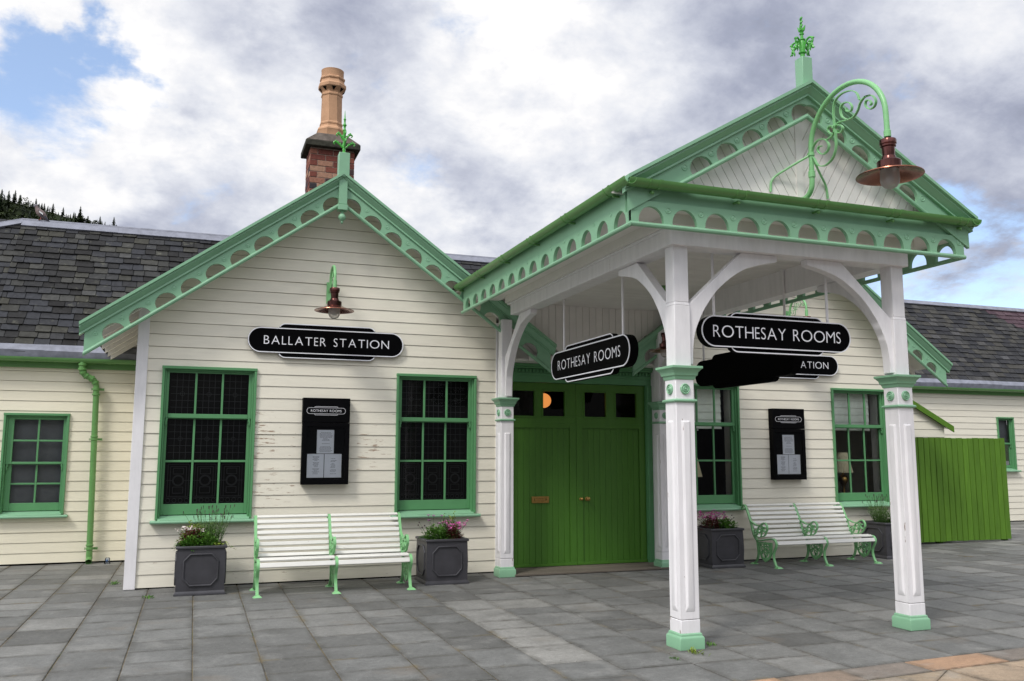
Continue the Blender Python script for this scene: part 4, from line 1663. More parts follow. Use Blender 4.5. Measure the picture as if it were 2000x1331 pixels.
sf.box(4.06, -5.23, 3.692, 4.564, -0.45, 3.712)
sf.box(7.196, -5.23, 3.692, 7.69, -0.45, 3.712)
sf.box(4.565, -5.23, 3.692, 7.195, -5.031, 3.712)
sf.box(4.515, -5.075, 3.60, 7.245, -5.0305, 3.6915)
sf.box(4.515, -5.030, 3.60, 4.5645, -0.80, 3.6915)
sf.box(7.1955, -5.030, 3.60, 7.245, -0.80, 3.6915)
sf.build('soffit', WHITE2, PO)


def arcade(P, s0, s1, top, bot, first, pitch, n, r_, thick, boss=0.52):
    """straight pierced fascia; P(s, b, f) -> point"""
    mb = MB()
    prof = [(s0, bot)]
    for k in range(n):
        c = first+pitch*k
        prof.append((c-r_-0.0004, bot))
        for q in range(0, 25):
            an = pi-pi*q/24
            prof.append((c+r_*cos(an), bot+0.020+(r_+0.008)*sin(an) if 0 < q < 24 else bot+0.02))
        prof.append((c+r_+0.0004, bot))
    prof.append((s1, bot))
    for (a0, b0), (a1, b1) in zip(prof, prof[1:]):
        if a1-a0 < 1e-6:
            continue
        mb.quad(P(a0, top, 0), P(a1, top, 0), P(a1, b1, 0), P(a0, b0, 0))
        mb.quad(P(a0, top, thick), P(a0, b0, thick), P(a1, b1, thick), P(a1, top, thick))
        mb.quad(P(a0, b0, 0), P(a1, b1, 0), P(a1, b1, thick), P(a0, b0, thick))
    for s_ in (s0, s1):
        mb.quad(P(s_, top, 0), P(s_, bot, 0), P(s_, bot, thick), P(s_, top, thick))
    mb.quad(P(s0, top, 0), P(s1, top, 0), P(s1, top, thick), P(s0, top, thick))
    bmesh.ops.remove_doubles(mb.bm, verts=mb.bm.verts[:], dist=1e-5)
    return mb


FT, FB = 3.825, 3.53
fa = arcade(lambda s, b, f: Vector((s, -5.25+f, b)), 4.05, 7.69, 3.722, FB, 4.242, 0.3226, 11, 0.120, 0.035)
for k in range(12):
    xx = 4.242+0.3226*(k-0.5)
    fa.lathe([(0.028, 0.0), (0.028, -0.003), (0.024, -0.0045), (0.020, -0.001), (0.011, -0.001), (0.007, -0.003), (0.001, -0.004)], (max(xx, 4.085), -5.25, 3.655), 'y', 14)
fa.box(4.052, -5.222, 3.7222, 7.688, -5.20, 3.87)
fa.tube([(4.04, -5.245, 3.515), (7.70, -5.245, 3.515)], 0.0215, 10)
fa.box(4.06, -5.245, 3.516, 7.68, -5.22, 3.531)
fa.build('fascia', MINT, PO)
for xo, sg in ((4.05, 1), (7.69, -1)):
    fa = arcade(lambda s, b, f: Vector((xo+sg*f, s, b)), -5.249, -0.42, 3.87, FB, -5.044, 0.3398, 14, 0.112, 0.035)
    for k in range(14):
        fa.lathe([(0.020, 0.0), (0.020, -sg*0.003), (0.016, -sg*0.004), (0.013, -sg*0.001), (0.001, -sg*0.003)], (xo, -5.044+0.3398*(k+0.5), 3.685), 'x', 12)
    fa.tube([(xo+sg*0.005, -5.255, 3.515), (xo+sg*0.005, -0.36, 3.515)], 0.0215, 10)
    fa.box(min(xo+sg*0.006, xo+sg*0.030), -5.24, 3.516, max(xo+sg*0.006, xo+sg*0.030), -0.42, 3.531)
    fa.build('fascia', MINT, PO)
gf = MB()
halfpipe(gf, [(3.985, -5.312, 3.872), (7.80, -5.312, 3.872)], 0.060)
for xx in (4.28, 5.13, 5.98, 6.83, 7.66):
    gutter_ring(gf, (xx, -5.312, 3.874), (1, 0, 0), 0.0665, 0.030)
    gutter_ring(gf, (xx-0.10, -5.312, 3.874), (1, 0, 0), 0.0665, 0.012)
    gf.box(xx-0.06, -5.30, 3.785, xx-0.04, -5.2225, 3.80)
    gf.ball((xx-0.05, -5.298, 3.78), 0.016, 8, 5)
gf.build('gutter', GUT, PO)
for xo in (3.988, 7.752):
    gs = MB()
    halfpipe(gs, [(xo, -5.372, 3.872), (xo, -0.40, 3.872)], 0.060)
    for k in range(6):
        yy = -5.08+k*0.92
        gutter_ring(gs, (xo, yy, 3.874), (0, 1, 0), 0.0665, 0.030)
        gutter_ring(gs, (xo, yy+0.10, 3.874), (0, 1, 0), 0.0665, 0.012)
        gs.box(min(xo, 4.05 if xo < 5 else 7.69), yy+0.03, 3.79, max(xo, 4.05 if xo < 5 else 7.69), yy+0.05, 3.805)
    gs.build('gutter', GUT, PO)

PAP, PTAN = 5.007, 0.5866
PSL = math.atan(PTAN)
for sgn in (-1, 1):
    mb, a, d, nrm, L_ = rake_profile(PX, sgn, -5.235, PAP, PTAN, 1.93,
                                     [(0.0, -0.006), (0.125, -0.006), (0.125, 0.020), (0.100, 0.026), (0.100, 0.042), (0.090, 0.048), (0.070, 0.072), (0.050, 0.088), (0.054, 0.094), (0.054, 0.106), (0.0, 0.112)])
    mb.cut((PX+sgn*1.90, 0, 0), (sgn, 0, 0))
    sc, P = scallops(PX, sgn, -5.262, 0.035, PAP, PTAN, 1.93, 0.095, 0.262, 0.205, 0.3135, 5, 0.118, 1.87)
    mb.absorb(sc)
    tb = MB()
    tb.tube([P(-0.3, 0.268, 0.004), P(3.0, 0.268, 0.004)], 0.0215, 10)
    tb.cut((PX, 0, 0), (-sgn, 0, 0))
    tb.cut((0, 0, 3.83), (0, 0, -1))
    mb.absorb(tb)
    mb.build('bargeboard', MINT, PO)
    # roof of the porch: boarding and slates
    rs = MB()
    a0 = Vector((PX, 0, PAP))
    q = [a0+nrm*0.062, a0+d*(1.86/cos(PSL))+nrm*0.062, a0+d*(1.86/cos(PSL))+nrm*0.085, a0+nrm*0.085]
    rs.hexa([p+Vector((0, -5.23, 0)) for p in q], [p+Vector((0, 3.2, 0)) for p in q])
    rs.build('roof_boarding', WHITE2, PO)
    sl = MB()
    L_ = 1.90/cos(PSL)
    slates(sl, lambda u, v, h: a0 + d*(L_-v) - nrm*(h-0.062) + Vector((0, -5.225+u, 0)), 7.6, L_-0.04, 0.16)
    sl.build('roof', SLATED, PO, smooth=0)
gp = MB()
for sgn in (-1, 1):
    # boards square to the rake, meeting at a centre batten
    dv = Vector((cos(PSL), -sin(PSL)))
    nv_ = Vector((-sin(PSL), -cos(PSL)))
    for k in range(-8, 26):
        s0, s1 = k*0.0865+0.003, (k+1)*0.0865-0.003
        quad = [dv*s0, dv*s1, dv*s1+nv_*3, dv*s0+nv_*3]
        poly = [(p.x, PAP-0.06+p.y) for p in quad]
        poly = clip_poly(poly, 0, -1, -3.80)
        poly = clip_poly(poly, -1, 0, -0.038) if poly else poly
        poly = clip_poly(poly, PTAN, 1, PAP-0.06) if poly else poly
        if len(poly) >= 3:
            gp.tv = rnd.random()
            gp.prism([(PX+sgn*u, v) for u, v in poly], lambda u, v, dd: (u, dd, v), -5.120, -5.105)
gp.box(PX-0.038, -5.132, 3.80, PX+0.038, -5.10, PAP-0.10)
gp.prism([(PX-1.80, 3.80), (PX+1.80, 3.80), (PX+1.78, 3.86), (PX, PAP-0.07), (PX-1.78, 3.86)], lambda u, v, dd: (u, dd, v), -5.108, -5.08)
gp.box(4.1, -5.2005, 3.86, 7.66, -5.09, 3.872)
gp.build('gable_panel', WHITE2, PO, smooth=0)
fp = MB()
fp.box(PX-0.055, -5.30, PAP-0.05, PX+0.055, -5.19, PAP+0.25)
fn_ = fp.build('finial', MINT, PO, bevel=0.005)
# wrought finial: twisted spike, leaf cup, four drooping scroll arms
s = MB()
cx, cy, z = PX-0.005, -5.245, PAP+0.25
s.lathe([(0.022, 0), (0.022, 0.05), (0.036, 0.056), (0.036, 0.066), (0.026, 0.072), (0.028, 0.16), (0.024, 0.175), (0.032, 0.182), (0.032, 0.190), (0.014, 0.20), (0.014, 0.235), (0.022, 0.240), (0.022, 0.248), (0.013, 0.255), (0.020, 0.268), (0.024, 0.285), (0.018, 0.30), (0.010, 0.305)], (cx, cy, z), 'z', 12)
for k in range(4):
    a = k*pi/2+0.5
    s.tube([(cx+cos(a)*r_, cy+sin(a)*r_, z+h_) for r_, h_ in ((0.018, 0.275), (0.026, 0.30), (0.036, 0.322))], [0.012, 0.010, 0.003], 6)
tw = []
for k in range(33):
    a = k*0.62
    tw.append((cx+0.005*cos(a), cy+0.005*sin(a), z+0.30+0.118*k/32))
s.tube(tw, [0.0105]*30+[0.009, 0.006, 0.003], 6)
for k in range(4):
    a = k*pi/2+0.35
    ca, sa = cos(a), sin(a)
    arm = [(0.018, 0.075), (0.026, 0.12), (0.045, 0.165), (0.075, 0.185), (0.100, 0.172), (0.108, 0.145), (0.094, 0.122), (0.074, 0.122), (0.066, 0.138), (0.078, 0.150), (0.090, 0.140)]
    s.tube(smoothpath([(cx+ca*r_, cy+sa*r_, z+h_) for r_, h_ in arm], 3), 0.0095, 6)
    for r_, h_, rr in ((0.108, 0.165, 0.013), (0.100, 0.100, 0.014), (0.108, 0.075, 0.011), (0.084, 0.082, 0.010)):
        s.ball((cx+ca*r_, cy+sa*r_, z+h_), rr, 7, 5)
    s.tube([(cx+ca*r_, cy+sa*r_, z+h_) for r_, h_ in ((0.098, 0.125), (0.102, 0.10), (0.112, 0.078), (0.128, 0.070))], [0.010, 0.010, 0.008, 0.004], 6)
    s.tube([(cx+ca*r_, cy+sa*r_, z+h_) for r_, h_ in ((0.092, 0.115), (0.088, 0.09), (0.080, 0.07), (0.082, 0.055))], [0.010, 0.010, 0.008, 0.004], 6)
    s.tube([(cx+ca*r_, cy+sa*r_, z+h_) for r_, h_ in ((0.095, 0.178), (0.115, 0.172), (0.130, 0.165))], [0.010, 0.008, 0.003], 6)
s.build('finial_spike', BRIGHT, fn_)

# ================================================================== LAMPS


def copper_head(root, c, k=1.0):
    """railway lamp: cap, ribbed neck, drum, dished shade, glass bowl. c = centre of the shade rim"""
    x, y, z = c
    m_ = MB()
    m_.lathe([(0.012*k, 0.31*k), (0.02*k, 0.305*k), (0.062*k, 0.30*k), (0.066*k, 0.292*k), (0.066*k, 0.262*k), (0.060*k, 0.255*k), (0.060*k, 0.240*k), (0.050*k, 0.232*k), (0.050*k, 0.215*k), (0.048*k, 0.165*k), (0.053*k, 0.160*k), (0.053*k, 0.150*k), (0.060*k, 0.140*k), (0.060*k, 0.126*k), (0.088*k, 0.122*k), (0.094*k, 0.115*k), (0.094*k, 0.062*k)], (x, y, z), 'z', 28)
    m_.build('lamp_housing', COPPERD, root)
    sh = MB()
    sh.lathe([(0.090*k, 0.066*k), (0.110*k, 0.055*k), (0.16*k, 0.034*k), (0.225*k, 0.010*k), (0.256*k, 0.002*k), (0.258*k, -0.004*k), (0.254*k, -0.006*k), (0.222*k, 0.002*k), (0.158*k, 0.027*k), (0.105*k, 0.048*k), (0.060*k, 0.052*k)], (x, y, z), 'z', 40)
    sh.build('lamp_shade', COPPER, root)
    g_ = MB()
    g_.lathe([(0.072*k, 0.046*k), (0.074*k, 0.0), (0.076*k, -0.035*k), (0.070*k, -0.066*k), (0.052*k, -0.092*k), (0.026*k, -0.107*k), (0.002*k, -0.111*k)], (x, y, z), 'z', 24)
    g_.build('lamp_glass', BULB, root)
    t_ = MB()
    t_.lathe([(0.018*k, 0.045*k), (0.033*k, 0.02*k), (0.033*k, -0.050*k), (0.026*k, -0.060*k)], (x, y, z), 'z', 14)
    t_.build('bulb', FROST, root)


def flatbar(mb, pts, wd=0.012, th=0.004, side=(1, 0, 0)):
    mb.tube(pts, 1.0, sect=[(-wd/2, -th/2), (wd/2, -th/2), (wd/2, th/2), (-wd/2, th/2)], upv=None if False else Vector(side).cross(Vector((0, 0, 1))) if False else None)


def scroll_arm(root, x, fy, fz, mat_, k, mir=1):
    """C and S scrolls inside a swan neck, in the plane x = const. local (a forward, b up)"""
    mb = MB()

    def add(path, r_=0.008):
        P3 = [(x, fy-a*k, fz+b*k) for a, b in path]
        mb.tube(P3, 1.0, sect=[(-0.012*k, -0.004*k), (0.012*k, -0.004*k), (0.012*k, 0.004*k), (-0.012*k, 0.004*k)])
    for yz in ([(-5.300, 4.30), (-5.331, 4.263), (-5.379, 4.188), (-5.471, 4.159), (-5.566, 4.193), (-5.611, 4.264), (-5.619, 4.377), (-5.607, 4.497), (-5.605, 4.614), (-5.63, 4.691), (-5.693, 4.724), (-5.771, 4.724), (-5.847, 4.701), (-5.9, 4.654), (-5.924, 4.588)],
               [(-5.304, 4.339), (-5.329, 4.391), (-5.395, 4.42), (-5.477, 4.398), (-5.525, 4.337), (-5.511, 4.284), (-5.448, 4.269), (-5.388, 4.311), (-5.39, 4.354), (-5.432, 4.352)],
               [(-5.612, 4.423), (-5.571, 4.416), (-5.529, 4.453), (-5.531, 4.488), (-5.576, 4.489), (-5.59, 4.459)],
               [(-5.614, 4.451), (-5.635, 4.472), (-5.684, 4.454), (-5.711, 4.415), (-5.679, 4.387), (-5.641, 4.405), (-5.652, 4.422)],
               [(-5.507, 4.384), (-5.569, 4.394), (-5.602, 4.426), (-5.615, 4.472), (-5.676, 4.485), (-5.773, 4.468), (-5.85, 4.47), (-5.899, 4.507), (-5.931, 4.558), (-5.989, 4.59), (-6.061, 4.575)],
               [(-5.773, 4.468), (-5.708, 4.523), (-5.693, 4.594), (-5.726, 4.632), (-5.793, 4.619), (-5.832, 4.568), (-5.816, 4.532), (-5.769, 4.55), (-5.765, 4.58)],
               [(-5.989, 4.59), (-6.061, 4.575), (-6.107, 4.515), (-6.089, 4.468), (-6.035, 4.464), (-5.992, 4.506), (-5.995, 4.546), (-6.031, 4.545), (-6.059, 4.507), (-6.04, 4.494)]):
        add([(p.x, p.y) for p in smoothpath([(-5.285-y_, z_-4.18, 0) for y_, z_ in yz], 5)])
    return mb


# swan-neck lamp over the porch
LX = 5.885
pl_ = thing('swan_neck_lamp', 'large copper lamp on green scrolled swan neck springing from the porch gable', 'lamp', (LX, -5.10, 3.93), 0, 'copper shaded station lamps')
neck = MB()
neck.tube(smoothpath([(LX, -5.075, 3.950), (LX, -5.14, 3.935), (LX, -5.22, 3.950), (LX, -5.272, 4.005), (LX, -5.285, 4.09), (LX, -5.285, 4.19)], 5), 0.024, 12)
neck.tube([(LX, -5.285, 4.10), (LX, -5.285, 4.105), (LX, -5.285, 4.16), (LX, -5.285, 4.165)], [0.024, 0.031, 0.031, 0.024], 12)
arc = [(LX, -5.287, 4.17+0.06*k) for k in range(4)]
for k in range(1, 25):
    a = pi-pi*k/24
    arc.append((LX, -5.747-0.460*cos(a), 4.36+0.425*sin(a)))
arc += [(LX, -6.209, 4.30), (LX, -6.211, 4.20)]
neck.tube(arc, 0.0225, 12)
neck.tube([(LX, -6.211, 4.215), (LX, -6.211, 4.21), (LX, -6.211, 4.16), (LX, -6.211, 4.155)], [0.022, 0.029, 0.029, 0.022], 12)
neck.tube([(LX, -6.211, 4.16), (LX, -6.211, 4.10)], 0.010, 8)
neck.ball((LX-0.055, -5.06, 3.985), 0.030, 10, 6, 1.3, 1, 0.8)
neck.build('swan_neck', IRON, pl_)
br = MB()
br.tube([(LX, -5.285, 4.305), (LX, -5.285, 4.335)], 0.032, 12)
for dx in (-0.34, 0.30):
    br.tube(smoothpath([(LX, -5.29, 4.32), (LX+dx*0.55, -5.19, 4.20), (LX+dx*0.93, -5.135, 4.10), (LX+dx, -5.13, 3.98)], 4), 0.011, 8)
br.build('stay_rods', IRON, pl_)
scroll_arm(pl_, LX, -5.285, 4.18, IRON, 1.0).build('scrollwork', IRON, pl_)
copper_head(pl_, (LX, -6.211, 3.835), 1.0)

# bracket lamp on each gable
wl = thing('wall_lamp', 'copper lamp on green swan bracket above the full wall nameboard', 'lamp', (2.31, 0, 3.7), 0, 'copper shaded station lamps')
bp_ = MB()
bp_.box(2.272, -0.040, 3.585, 2.348, -0.0175, 3.872)
bp_.ball((2.31, -0.04, 3.64), 0.012, 8, 5)
bp_.ball((2.31, -0.04, 3.83), 0.012, 8, 5)
bp_.build('back_plate', IRON, wl, bevel=0.004)
sn = MB()
arc = [(2.31, -0.038, 3.745), (2.31, -0.075, 3.76), (2.31, -0.105, 3.80)]
for k in range(0, 17):
    a = pi-pi*k/16
    arc.append((2.31, -0.315-0.20*cos(a), 3.845+0.185*sin(a)))
arc += [(2.31, -0.516, 3.80), (2.31, -0.517, 3.72)]
sn.tube(arc, 0.0175, 12)
sn.tube([(2.31, -0.517, 3.81), (2.31, -0.517, 3.70)], 0.024, 12)
sn.build('swan_neck', IRON, wl)
scroll_arm(wl, 2.31, -0.105, 3.76, IRON, 0.44).build('scrollwork', IRON, wl)
copper_head(wl, (2.31, -0.517, 3.415), 0.97)
w2 = copy_tree(wl)
w2.location = (9.62, 0, 3.74)
w2['label'] = 'copper lamp on green swan bracket above the nameboard half hidden behind hanging signs'

hl = thing('pendant_lamp', 'copper lamp hanging from the white porch ceiling behind the corner post', 'lamp', (6.2, -2.05, 3.71), 0, 'copper shaded station lamps')
r_ = MB()
r_.lathe([(0.075, 0.0), (0.078, -0.02), (0.070, -0.05), (0.04, -0.075), (0.012, -0.08)], (6.2, -2.05, 3.71), 'z', 20)
r_.tube([(6.2, -2.05, 3.66), (6.2, -2.05, 3.10)], 0.009, 8)
r_.build('ceiling_rose', GUT, hl)
copper_head(hl, (6.2, -2.05, 2.89), 0.76)
il = thing('interior_globe_lamp', 'small glowing orange globe seen through the second door pane', 'lamp', (5.886, 1.2, 2.45), 0)
r_ = MB()
r_.ball((5.880, 1.2, 2.45), 0.115, 20, 12)
r_.build('globe', GLOBE, il)
r_ = MB()
r_.tube([(5.886, 1.2, 2.57), (5.886, 1.2, 3.2)], 0.012, 8)
r_.build('stem', BRASS, il)

# ================================================================== SIGNS
LETW = {'E': 0.80, 'S': 0.84, 'R': 0.92, 'B': 0.92, 'L': 0.86, 'T': 0.98, 'O': 1.10, 'H': 1.0, 'A': 1.0, 'Y': 0.96, 'M': 1.0, 'N': 1.02, 'I': 1.0}
_let = {}


def letter_polys(ch):
    if ch not in _let:
        cu = bpy.data.curves.new('letter', 'FONT')
        cu.body = ch
        cu.size = 1.0
        cu.resolution_u = 6
        cu.offset = -0.010
        o = bpy.data.objects.new('letter', cu)
        me = bpy.data.meshes.new_from_object(o)
        vs = [v.co.copy() for v in me.vertices]
        fs = [tuple(p.vertices) for p in me.polygons]
        x0 = min(v.x for v in vs)
        x1 = max(v.x for v in vs)
        y0 = 0.0
        kx = LETW.get(ch, 1)
        _let[ch] = ([((v.x-x0)*kx, v.y) for v in vs], fs, (x1-x0)*kx)
        bpy.data.objects.remove(o)
        bpy.data.curves.remove(cu)
        bpy.data.meshes.remove(me)
    return _let[ch]


CAPH = max(v[1] for v in letter_polys('H')[0])


def lettering(text, width, cap, fn, depth=0.003):
    """text centred on fn(0, 0, d); tracking stretched to the width"""
    k = cap/CAPH
    ws = [letter_polys(c)[2]*k if c != ' ' else cap*0.42 for c in text]
    gap = (width-sum(ws))/(len(text)-1)
    outp = [MB()]
    x = -width/2
    for c, w_ in zip(text, ws):
        if c == ' ':
            outp.append(MB())
        else:
            mb = outp[-1]
            vs, fs, _ = letter_polys(c)
            V = [mb.v(fn(x+p*k, q*k-cap/2, depth)) for p, q in vs]
            for f_ in fs:
                mb.f([V[i] for i in f_])
        x += w_+gap
    return outp


def sign(root, fn, w_, h_, tw, th, thick, text, textw, cap, faces=(1,)):
    """totem nameboard: round ended bar over a wider-cornered plate. fn(u, v, d): d = outwards from the board's middle"""
    ht = thick/2
    br = 0.012*h_/0.33
    b = MB()
    b.prism(rrect(tw, th, 0.095*h_/0.33, 6), fn, -ht*0.72, ht*0.72)
    b.prism(rrect(w_, h_, h_*0.499, 12), fn, -ht, ht)
    b.build('board', BLACK, root, bevel=0.002)
    for s_ in faces:
        f = (lambda u, v, d, s_=s_: fn(u*s_, v, s_*d))
        m_ = MB()
        m_.ring(rrect(w_, h_, h_*0.499, 12), rrect(w_-2*br, h_-2*br, (h_-2*br)*0.499, 12), f, ht-0.003, ht+0.004)
        o_, i_ = rrect(tw, th, 0.095*h_/0.33, 6), rrect(tw-2*br, th-2*br, 0.095*h_/0.33-br, 6)
        # the part of the plate's border that shows above and below the bar
        for up_ in (1, -1):
            n_ = len(o_)
            for i in range(n_):
                j = (i+1) % n_
                if up_*o_[i][1] > h_/2-0.004 and up_*o_[j][1] > h_/2-0.004:
                    m_.hexa([f(*o_[i], ht*0.72), f(*o_[j], ht*0.72), f(*i_[j], ht*0.72), f(*i_[i], ht*0.72)], [f(*o_[i], ht*0.72+0.004), f(*o_[j], ht*0.72+0.004), f(*i_[j], ht*0.72+0.004), f(*i_[i], ht*0.72+0.004)])
        m_.build('border', SIGNW, root)
        if text:
            for wd_m in lettering(text, textw, cap, f, ht+0.003):
                wd_m.build('lettering', SIGNW, root, smooth=0, normals=False)


s1 = thing('station_nameboard', 'black nameboard reading BALLATER STATION in full below the left gable lamp', 'sign', (2.305, -0.03, 3.06), 0, 'black totem nameboards')
sign(s1, lambda u, v, d: (2.305+u, -0.040-d, 3.062+v), 2.02, 0.325, 1.27, 0.452, 0.045, 'BALLATER STATION', 1.625, 0.110)
s2 = thing('station_nameboard', 'black nameboard on the right gable with only the letters ATION showing', 'sign', (9.56, -0.03, 3.05), 0, 'black totem nameboards')
sign(s2, lambda u, v, d: (9.56+u, -0.040-d, 3.045+v), 2.02, 0.325, 1.27, 0.452, 0.045, 'BALLATER STATION', 1.625, 0.110)


def hung(root, pts):
    for p in pts:
        r_ = MB()
        r_.tube([p[0], p[1]], 0.0135, 10)
        r_.lathe([(0.035, 0.0), (0.035, -0.008), (0.014, -0.012)], p[0], 'z', 12)
        r_.build('hanging_rod', WHITE, root)


s3 = thing('hanging_sign', 'thick black hanging sign under the left porch beam reading ROTHESAY ROOMS', 'sign', (4.85, -2.74, 3.7), 0, 'hanging signs of the porch')
sign(s3, lambda u, v, d: (4.852-d, -2.735-u, 2.665+v), 2.06, 0.33, 1.30, 0.435, 0.10, 'ROTHESAY ROOMS', 1.64, 0.116)
hung(s3, [((4.852, -1.99, 3.711), (4.852, -1.99, 2.80)), ((4.852, -3.53, 3.711), (4.852, -3.53, 2.80))])
s4 = thing('hanging_sign', 'black hanging sign under the front porch beam facing forward and reading ROTHESAY ROOMS', 'sign', (5.82, -4.75, 3.7), 0, 'hanging signs of the porch')
sign(s4, lambda u, v, d: (5.822+u, -4.755-d, 2.722+v), 1.672, 0.288, 1.055, 0.372, 0.09, 'ROTHESAY ROOMS', 1.43, 0.110)
hung(s4, [((5.15, -4.755, 3.711), (5.15, -4.755, 2.84)), ((6.43, -4.755, 3.711), (6.43, -4.755, 2.84))])
s5 = thing('hanging_sign', 'hanging sign under the right porch beam showing only its plain black back', 'sign', (7.0, -2.63, 3.7), 0, 'hanging signs of the porch')
sign(s5, lambda u, v, d: (6.985+d, -2.575+u, 2.660+v), 2.06, 0.33, 1.30, 0.435, 0.10, None, 1.62, 0.125, faces=())
hung(s5, [((6.98, -1.70, 3.711), (6.98, -1.70, 2.80)), ((6.98, -3.40, 3.711), (6.98, -3.40, 2.80))])

# notice cases
CASE_L = 'tall black notice case on the left gable between two leaded windows'
nc = thing('notice_case', CASE_L, 'notice case', (2.307, 0, 1.77), 0, 'black notice cases')
x0, x1, z0, z1, yf = 2.006, 2.609, 1.218, 2.326, -0.125
cs = MB()
cs.box(x0, yf, 2.012, x1, -0.014, z1)
cs.box(x0+0.004, yf+0.035, z0, x1-0.004, -0.014, 2.008)
cs.build('case', BLACKM, nc, bevel=0.004)
dr = MB()
dr.ring([(x0, z0), (x1, z0), (x1, 2.007), (x0, 2.007)], [(x0+0.055, z0+0.06), (x1-0.055, z0+0.06), (x1-0.055, 1.955), (x0+0.055, 1.955)], lambda u, v, d: (u, d, v), yf+0.034, yf-0.002)
dr.ball((x1-0.025, yf-0.003, 1.60), 0.008, 8, 5)
dr.build('case_door', BLACKM, nc, bevel=0.003)
gl = MB()
gl.quad((x0+0.055, yf+0.006, z0+0.06), (x1-0.055, yf+0.006, z0+0.06), (x1-0.055, yf+0.006, 1.955), (x0+0.055, yf+0.006, 1.955))
gl.build('pane', GLASS, nc)
hd = MB()
cxx, czz = 2.302, 2.160
F = lambda u, v, d: (cxx+u, yf-d, czz+v)
hd.ring(rrect(0.498, 0.080, 0.0399, 8), rrect(0.491, 0.073, 0.0364, 8), F, 0.0, 0.002)
for up_ in (1, -1):
    o_, i_ = rrect(0.312, 0.112, 0.024, 5), rrect(0.304, 0.104, 0.020, 5)
    for i in range(len(o_)):
        j = (i+1) % len(o_)
        if up_*o_[i][1] > 0.040 and up_*o_[j][1] > 0.040:
            hd.quad(F(*o_[i], 0.0018), F(*o_[j], 0.0018), F(*i_[j], 0.0018), F(*i_[i], 0.0018))
for wd_m in lettering('ROTHESAY ROOMS', 0.392, 0.030, F, 0.002):
    hd.absorb(wd_m)
hd.build('heading', SIGNW, nc, smooth=0, normals=False)
nc2 = copy_tree(nc)
nc2.location = (9.505, 0, 1.77)
nc2['label'] = 'tall black notice case above the bench between two clear windows'
papers = [(2.197, 1.613, 0.218, 0.302, 'single'), (2.080, 1.305, 0.212, 0.302, 'lower left'), (2.300, 1.305, 0.218, 0.302, 'lower right')]
for dx, side in ((0, 'left gable notice case'), (7.198, 'notice case above the right bench')):
    for k, (xa, za, w_, h_, nm) in enumerate(papers):
        lab = ('single printed sheet pinned at the top inside the %s' % side) if k == 0 else ('%s printed sheet of the pair inside the %s' % ('left' if k == 1 else 'right', side))
        t = thing('menu_sheet', lab, 'printed sheet', (xa+dx, yf+0.034, za), 0, 'printed sheets in the notice cases')
        s = MB()
        s.box(xa+dx, yf+0.028, za, xa+dx+w_, yf+0.0335, za+h_)
        s.build('sheet', PAPER, t)
        q = MB()
        zl = za+h_-0.035
        r2 = random.Random(k+5)
        while zl > za+0.02:
            ln = w_*r2.uniform(0.25, 0.72) if k == 0 else w_*r2.uniform(0.12, 0.40)
            if r2.random() > 0.22:
                xx = xa+dx+w_/2-ln/2
                while xx < xa+dx+w_/2+ln/2:
                    wl_ = r2.uniform(0.008, 0.022)
                    q.quad((xx, yf+0.0272, zl), (xx+wl_, yf+0.0272, zl), (xx+wl_, yf+0.0272, zl+0.0045), (xx, yf+0.0272, zl+0.0045))
                    xx += wl_+0.004
            zl -= 0.013
        q.build('print', PRINT, t, normals=False)

# ================================================================== BENCHES
bench = thing('park_bench', 'white slatted bench with pale green iron ends below the left notice case', 'bench', (1.46, -1.0, 0), 0, 'slatted iron benches')
bx, by = 1.46, -1.0
back = smoothpath([(0.40, 0.355, 0), (0.455, 0.40, 0), (0.49, 0.47, 0), (0.535, 0.60, 0), (0.60, 0.73, 0), (0.655, 0.825, 0), (0.70, 0.855, 0)], 6)
seat = smoothpath([(-0.055, 0.315, 0), (-0.048, 0.350, 0), (-0.020, 0.388, 0), (0.04, 0.405, 0), (0.09, 0.402, 0), (0.18, 0.385, 0), (0.30, 0.362, 0), (0.40, 0.355, 0)], 6)


def along(path, s):
    acc = 0
    for a, b in zip(path, path[1:]):
        l = (b-a).length
        if acc+l >= s:
            t = (s-acc)/l
            return a+(b-a)*t, (b-a).normalized()
        acc += l
    return path[-1], (path[-1]-path[-2]).normalized()


